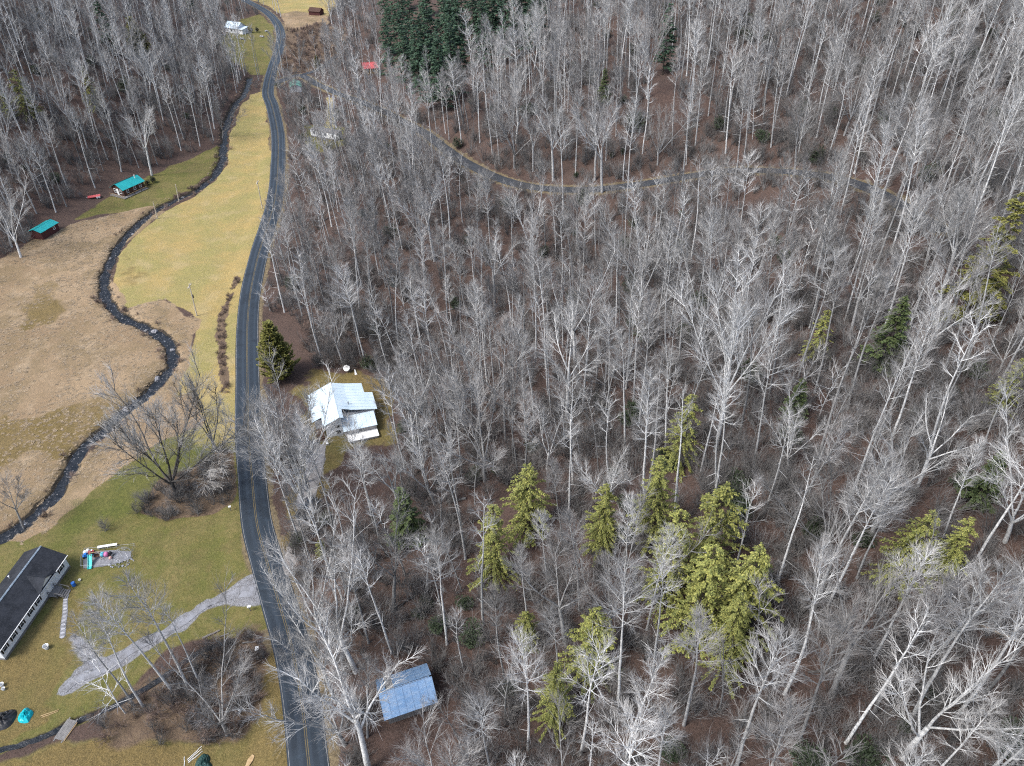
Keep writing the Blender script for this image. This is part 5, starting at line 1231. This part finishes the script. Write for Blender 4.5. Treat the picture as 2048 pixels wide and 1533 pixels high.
MB().box(4.52, 8.2, -3.6, 1.2, -.3, 2.6).build('porch_wing', M['white'], FH); MB().slab((4.4, -4.0, 2.5), (8.6, -4.0, 2.5), (8.6, 1.6, 3.2), (4.4, 1.6, 3.2), .08).build('porch_roof', M['tin_white'], FH)
RH, sl = gable_house('red_roofed_house', 'house with a red metal roof among bare trees below the pines', -68.6, 362.8, 3.6, math.radians(18), 6.4, 6.0, 2.8, 4.6, 'tan_wood', 'red_roof', 8, .4)
window(RH, 'front', -1.4, 1.0, .8, 1.1, 3.0); window(RH, 'front', 1.4, 1.0, .8, 1.1, 3.0)
GH, sl = gable_house('green_roofed_shed', 'small building with a faded green roof at the road fork', -100.9, 345.3, .5, math.radians(105), 8.0, 5.0, 2.5, 3.6, 'white', 'green_roof', 9, .35, cat='shed')
window(GH, 'front', 0, 1.0, .8, .9, 2.5)
BB, sl = gable_house('far_brown_barn', 'dark brown barn at the edge of the far field', -126.0, 506.5, .8, math.radians(-20), 8.0, 5.0, 2.4, 4.0, 'red_wood', 'brown_wood', 8, .4, cat='barn')

# ---------------------------------------------------------------- poles
def pole(bx, by, tx, ty, label, arm=True, can=False):
    Bq = P(bx, by); a = lean_to(Bq, tx, ty, .12); L = float(np.linalg.norm(a))
    o = empty('utility_pole', Bq, 0, label, 'pole'); o.rotation_mode = 'QUATERNION'; o.rotation_quaternion = Vector(a).normalized().to_track_quat('Z', 'Y')
    MB().bar((0, 0, -.5), (0, 0, L), .17, 8, .11).build('shaft', M['pole_wood'], o)
    if arm:
        c = MB().box(-1.2, 1.2, -.07, .07, L - .75, L - .6).build('crossarm', M['pole_wood'], o)
        for x in (-1.1, -.4, .4, 1.1): MB().lathe([(.04, L - .599), (.07, L - .5), (.05, L - .42)], 6, (x, 0)).build('insulator', M['toy_white'], c)
    if can: MB().lathe([(.2, L * .55), (.22, L * .55 + .1), (.22, L * .55 + .75), (.16, L * .55 + .85)], 10, (.36, 0)).build('transformer', M['shutter'], o)
M['pole_wood'] = pm('pole_wood', (.50, .45, .37), (.36, .32, .26), 2, .85, .3, streak=(1, 1, .1))
pole(394, 632, 378, 568, 'utility pole standing in the middle of the yellow meadow', True, True)
pole(525, 418, 514, 362, 'utility pole at the road edge of the yellow meadow')
pole(358, 404, 351, 369, 'bare pole by the creek across from the cabin bushes', False)
pole(315, 438, 306, 404, 'bare pole by the creek bend below the cabin', False)
pole(619, 238, 613, 197, 'utility pole left of the two between the trailer and the fork')
pole(653, 241, 647, 211, 'utility pole right of the two between the trailer and the fork')
pole(668, 116, 664, 92, 'far utility pole in the reddish brush beyond the fork')

# ---------------------------------------------------------------- car
cr_ = empty('parked_car', at_px(616, 1022, .08), math.radians(72), 'dark blue pickup truck parked under trees beside the road', 'car')
def hull(secs, mat, name, parent):
    m = MB(); n = len(secs[0])
    for s in secs: m.v += s
    for i in range(len(secs) - 1):
        for k in range(n): a = i * n + k; b = i * n + (k + 1) % n; m.f.append((a, b, b + n, a + n))
    m.f += [tuple(range(n - 1, -1, -1)), tuple((len(secs) - 1) * n + k for k in range(n))]
    return m.build(name, mat, parent)
def sec(x, w, z0, z1, r=.12): return [(x, -w + r * .4, z0), (x, w - r * .4, z0), (x, w, z0 + r), (x, w, z1 - r), (x, w - r, z1), (x, -w + r, z1), (x, -w, z1 - r), (x, -w, z0 + r)]
hull([sec(-2.6, .86, .5, .95), sec(-2.5, .93, .42, 1.02), sec(-.6, .95, .40, 1.04), sec(.9, .95, .40, 1.04), sec(1.2, .94, .40, 1.02), sec(2.3, .90, .42, .98), sec(2.6, .80, .5, .85)], M['car_blue'], 'body', cr_)
cabn = hull([sec(-.65, .86, 1.03, 1.10, .03), sec(-.45, .74, 1.03, 1.68, .1), sec(.55, .74, 1.03, 1.70, .1), sec(1.25, .86, 1.03, 1.08, .02)], M['car_blue'], 'cab', cr_)
m = MB(); m.quad8([(1.22, -.72, 1.10), (1.22, .72, 1.10), (.62, .64, 1.66), (.62, -.64, 1.66), (1.25, -.72, 1.115), (1.25, .72, 1.115), (.65, .64, 1.675), (.65, -.64, 1.675)]); m.build('windscreen', M['glass'], cabn)
for s in (-1, 1): MB().quad8([(-.4, s * .865, 1.12), (.95, s * .875, 1.12), (.5, s * .775, 1.6), (-.35, s * .775, 1.6), (-.4, s * .875, 1.12), (.95, s * .885, 1.12), (.5, s * .785, 1.6), (-.35, s * .785, 1.6)]).build('side_window', M['glass'], cabn)
bd = MB().box(-2.5, -.68, -.82, .82, 1.045, 1.06); bd.build('cargo_bed', M['black'], cr_)
for s in (-.88, .88): MB().box(-2.55, -.66, s - .05, s + .05, 1.042, 1.2).build('bed_rail', M['car_blue'], cr_)
MB().box(-2.62, -2.52, -.85, .85, .6, 1.2).build('tailgate', M['car_blue'], cr_)
for sx in (-1.7, 1.65):
    for sy in (-.9, .9):
        wh = MB().lathe([(.2, -.11), (.36, -.10), (.38, -.05), (.38, .05), (.36, .10), (.2, .11)], 14); wh.v = [(x + sx, z + sy, y + .38) for x, y, z in wh.v]; w_ = wh.build('wheel', M['tyre'], cr_)
        rm = MB().lathe([(.02, -.12), (.19, -.118), (.19, .118), (.02, .12)], 10); rm.v = [(x + sx, z + sy, y + .38) for x, y, z in rm.v]; rm.build('rim', M['metal'], w_)
for s in (-.6, .6): MB().box(2.55, 2.63, s - .16, s + .16, .68, .82).build('headlight', M['toy_white'], cr_)

# ---------------------------------------------------------------- small things on the grass
def sheet(name, px_pts, h, mat, label, cat, seed):
    """a crumpled tarpaulin thrown over a heap"""
    pts = [np.array(at_px(*p)) for p in px_pts]; c = sum(pts) / len(pts); m = MB(); n = 28; rr = random.Random(seed); rings = 7
    ang = sorted((math.atan2(p[1] - c[1], p[0] - c[0]), np.linalg.norm((p - c)[:2])) for p in pts); aa = [a for a, _ in ang]; dd = [d for _, d in ang]
    m.v.append((0, 0, h))
    for i in range(1, rings + 1):
        t = i / rings
        for k in range(n):
            a = -math.pi + 2 * math.pi * k / n; d = np.interp(a, [aa[-1] - 2 * math.pi] + aa + [aa[0] + 2 * math.pi], [dd[-1]] + dd + [dd[0]]) * t
            z = h * (1 - t ** 1.6) * (.75 + .5 * rr.random()) + .06 + .05 * rr.random() * (t < 1); m.v.append((d * math.cos(a), d * math.sin(a), z if t < 1 else .02))
    for k in range(n):
        m.f.append((0, 1 + k, 1 + (k + 1) % n))
        for i in range(rings - 1): a = 1 + i * n + k; b = 1 + i * n + (k + 1) % n; m.f.append((a, a + n, b + n, b))
    return thing(name, m, M[mat], label, cat, None, c)
sheet('tarpaulin', [(45, 1447), (46, 1422), (52, 1415), (60, 1420), (61, 1437), (58, 1445)], .8, 'tarp_teal', 'bright teal tarpaulin over a heap at the lower left', 'tarp', 1)
sheet('tarpaulin', [(-22, 1450), (-10, 1430), (10, 1424), (32, 1420), (30, 1440), (18, 1455), (0, 1462)], .9, 'black', 'black plastic sheeting over a heap at the left edge', 'tarp', 2)
sheet('tarpaulin', [(400, 1545), (399, 1515), (406, 1508), (418, 1525), (424, 1545)], .6, 'dark_green', 'dark green tarpaulin at the bottom edge beside pale poles', 'tarp', 3)
def stick(name, a, b, r, mat, label, cat, up=.05, group=None):
    A, Bq = Vector(at_px(*a, up)), Vector(at_px(*b, up)); d = Bq - A; n = 6; rr = random.Random(int(a[0] * 7 + b[1])); px_ = Vector((-d.y, d.x, 0)).normalized()
    pts = [d * (k / n) + px_ * (rr.uniform(-.02, .02) * d.length * (0 if k in (0, n) else 1)) for k in range(n + 1)]
    m = MB().tube([tuple(p) for p in pts], [r * (1 - .35 * k / n) for k in range(n + 1)], 7, True); return thing(name, m, M[mat], label, cat, group, A)
stick('pole_timber', (82, 1433), (118, 1420), .07, 'tan_wood', 'upper of two long thin poles lying by the teal tarp', 'timber'); stick('pole_timber', (84, 1436), (117, 1423), .06, 'tan_wood', 'lower of two long thin poles lying by the teal tarp', 'timber')
stick('pole_timber', (375, 1520), (404, 1493), .05, 'toy_white', 'top one of three parallel pale poles at the bottom edge', 'timber'); stick('pole_timber', (376, 1523), (404, 1498), .05, 'toy_white', 'middle one of three parallel pale poles at the bottom edge', 'timber'); stick('pole_timber', (377, 1526), (405, 1503), .05, 'toy_white', 'lowest of three parallel pale poles at the bottom edge', 'timber')
stick('pole_timber', (369, 1545), (369, 1514), .06, 'toy_white', 'single upright-lying pale pole left of the three', 'timber')
m = MB().prism([(-.25, -.8), (.2, -.75), (.4, .1), (.35, .7), (-.05, .85), (-.35, .1)], -.03, .1); o = thing('plywood_offcut', m, M['tan_wood'], 'tan plywood offcut lying by the road at the bottom', 'board', loc=at_px(500, 1523, .1)); o.rotation_euler[2] = -.2
stick('fallen_log', (405, 1278), (440, 1262), .2, 'grey_wood', 'grey log along the lower edge of the lawn', 'log', .12); stick('fallen_log', (485, 1288), (522, 1284), .14, 'grey_wood', 'thin log across the top of the brown thicket', 'log', .2); stick('fallen_log', (440, 1275), (458, 1268), .13, 'grey_wood', 'short log in the brush at the lawn edge', 'log', .12)
stick('fallen_log', (1952, 1250), (2048, 1292), .16, 'tan_wood', 'long pale fallen trunk on the lower right slope', 'log', .3); stick('fallen_log', (1105, 490), (1160, 515), .16, 'bark_dark', 'dark fallen trunk below the tallest poplar', 'log', .25); stick('fallen_log', (1295, 530), (1318, 545), .16, 'bark_dark', 'short dark fallen trunk right of centre', 'log', .25); stick('fallen_log', (1020, 745), (1030, 790), .18, 'bark_dark', 'dark leaning dead trunk in the open patch of the wood', 'log', .3); stick('fallen_log', (1145, 820), (1160, 795), .14, 'grey_wood', 'grey fallen trunk beside the very tall pale tree', 'log', .25)
lr = random.Random(31); nl = 0
while nl < 16:
    lx, ly = lr.uniform(760, 2020), lr.uniform(420, 1500)
    q = P(lx, ly)
    if samp(ds, q[0], q[1]) < 6 or any(in_poly(np.array([q[0]]), np.array([q[1]]), zz)[0] for zz in (Z_YARD, Z_BARN)): continue
    a = lr.uniform(0, 6.28); L = lr.uniform(20, 70)
    stick('fallen_log', (lx, ly), (lx + L * math.cos(a), ly + .6 * L * math.sin(a)), lr.uniform(.12, .24), lr.choice(('grey_wood', 'bark_dark')), 'fallen log on the leaf litter ' + whereabouts(lx, ly), 'log', .18, 'fallen logs on the forest floor'); nl += 1
br = empty('foot_bridge', at_px(133, 1462, .25), math.radians(78), 'small grey plank foot bridge over the ditch', 'bridge')
for k in range(7): MB().box(-1.4, 1.4, -.77 + .22 * k, -.57 + .22 * k, .05, .10 + .01 * (k % 2)).build('plank', M['grey_wood'], br)
for s in (-.6, .6): MB().box(-1.7, 1.7, s - .08, s + .08, -.12, .048).build('beam', M['grey_wood'], br)
MB().bar((-1.5, -.9, .12), (1.2, -.95, .14), .06).build('side_pole', M['tan_wood'], br)
def sign(px, py, w, h, label, name='post_box'):
    o = empty(name, at_px(px, py), rng.uniform(-.3, .3), label, 'sign'); MB().box(-.05, .05, -.05, .05, -.2, 1.0).build('post', M['grey_wood'], o); MB().box(-w / 2, w / 2, -h / 2, h / 2, 1.001, 1.22).build('box', M['toy_white'], o)
sign(462, 1022, .45, .3, 'white box on a post at the road edge of the green lawn'); sign(501, 1222, .55, .35, 'white box on a post below the driveway mouth'); sign(517, 1306, .5, .7, 'pale box on a post at the edge of the brown thicket')
def scrap(px, py, s, label, mat='toy_white', name='white_bucket'):
    thing(name, MB().lathe([(s * .7, 0), (s, s * 1.6), (s * 1.06, s * 1.62), (s * .9, s * 1.55), (s * .65, s * .2)], 10), M[mat], label, 'bucket', None, at_px(px, py))
scrap(94, 1297, .42, 'white tub on the grass between the long house and the driveway'); scrap(5, 1372, .32, 'white bucket at the left edge above the black sheeting'); scrap(8, 1380, .25, 'smaller white bucket at the left edge above the black sheeting'); scrap(160, 1162, .2, 'small white bucket near the blue barrel'); scrap(120, 1190, .22, 'small pale bucket under the long house windows', 'skin_pink')
for i, (px, py, s, lab) in enumerate([(484, 80, 1.1, 'white lumpy object on the lawn nearest the black bushes'), (524, 75, 1.0, 'white lumpy object on the far lawn near the road'), (531, 64, .9, 'pale object right beside the far road bend'), (447, 72, 1.1, 'pale scrap heap left of the far white house lawn'), (513, 63, .6, 'small pale object behind the right end of the black bushes')]):
    m = MB(); rr = random.Random(i)
    for k in range(4): m.blob((rr.uniform(-s, s), rr.uniform(-s * .5, s * .5), s * .4), (s * rr.uniform(.4, .8), s * rr.uniform(.3, .5), s * rr.uniform(.4, .7)), i * 9 + k)
    thing('yard_heap', m, M['pale_rock'], lab, 'heap', None, at_px(px, py))
tl = empty('flat_trailer', at_px(189, 396), math.radians(25), 'low red flatbed trailer with white wheels left of the cabin', 'trailer')
MB().box(-1.9, 1.9, -.9, .9, .45, .6).build('bed', M['red_roof'], tl); MB().bar((-1.9, 0, .5), (-3.1, 0, .4), .06).build('tongue', M['metal'], tl)
for sx in (.9, 1.55):
    for s in (-1, 1): MB().bar((sx, s * .95 - .09, .3), (sx, s * .95 + .09, .3), .3, 12).build('wheel', M['toy_white'], tl)

# ---------------------------------------------------------------- stones in the creek
SEG = [(0, 40, 'grey boulder in the narrow creek beside the cabin lawn'), (40, 75, 'grey boulder in the creek at the left bend by the tan meadow'), (75, 100, 'grey boulder in the creek at the right bend by the yellow meadow'), (100, 130, 'grey boulder in the straight creek reach above the lawn'), (130, 152, 'dark boulder in the rocky creek near the wide dark tree'), (152, 178, 'dark boulder in the creek at the left edge')]
r = random.Random(77); nC = len(CREEK)
for a, b, lab in SEG:
    for k in range(r.randint(4, 9)):
        i = int(nC * (a + (b - a) * r.random() ** 1.3) / 180); q = cz[min(i, nC - 1)]; s = (.2 + .55 * r.random() ** 2.2) * (1.6 if a == 130 else 1)
        o = thing('boulder', MB().blob((0, 0, 0), (s, s * r.uniform(.6, .9), s * .5), r.randint(0, 9999)), M['rock'], lab, 'boulder', lab.replace('grey boulder', 'boulders').replace('dark boulder', 'boulders'), (q[0] + r.uniform(-2.2, 2.2), q[1] + r.uniform(-1.5, 1.5), q[2] + .05)); o.rotation_euler[2] = r.uniform(0, 6.28)
pb = MB()
for k in range(1500):
    q = cz[r.randint(20, nC - 1)]; s = r.uniform(.06, .2); pb.blob((q[0] + r.uniform(-2, 2), q[1] + r.uniform(-2, 2), q[2] + r.uniform(-.05, .06)), (s, s * .8, s * .6), k)
thing('creek_pebbles', pb, M['rock'], 'small stones scattered along the creek bed', None, kind='stuff')
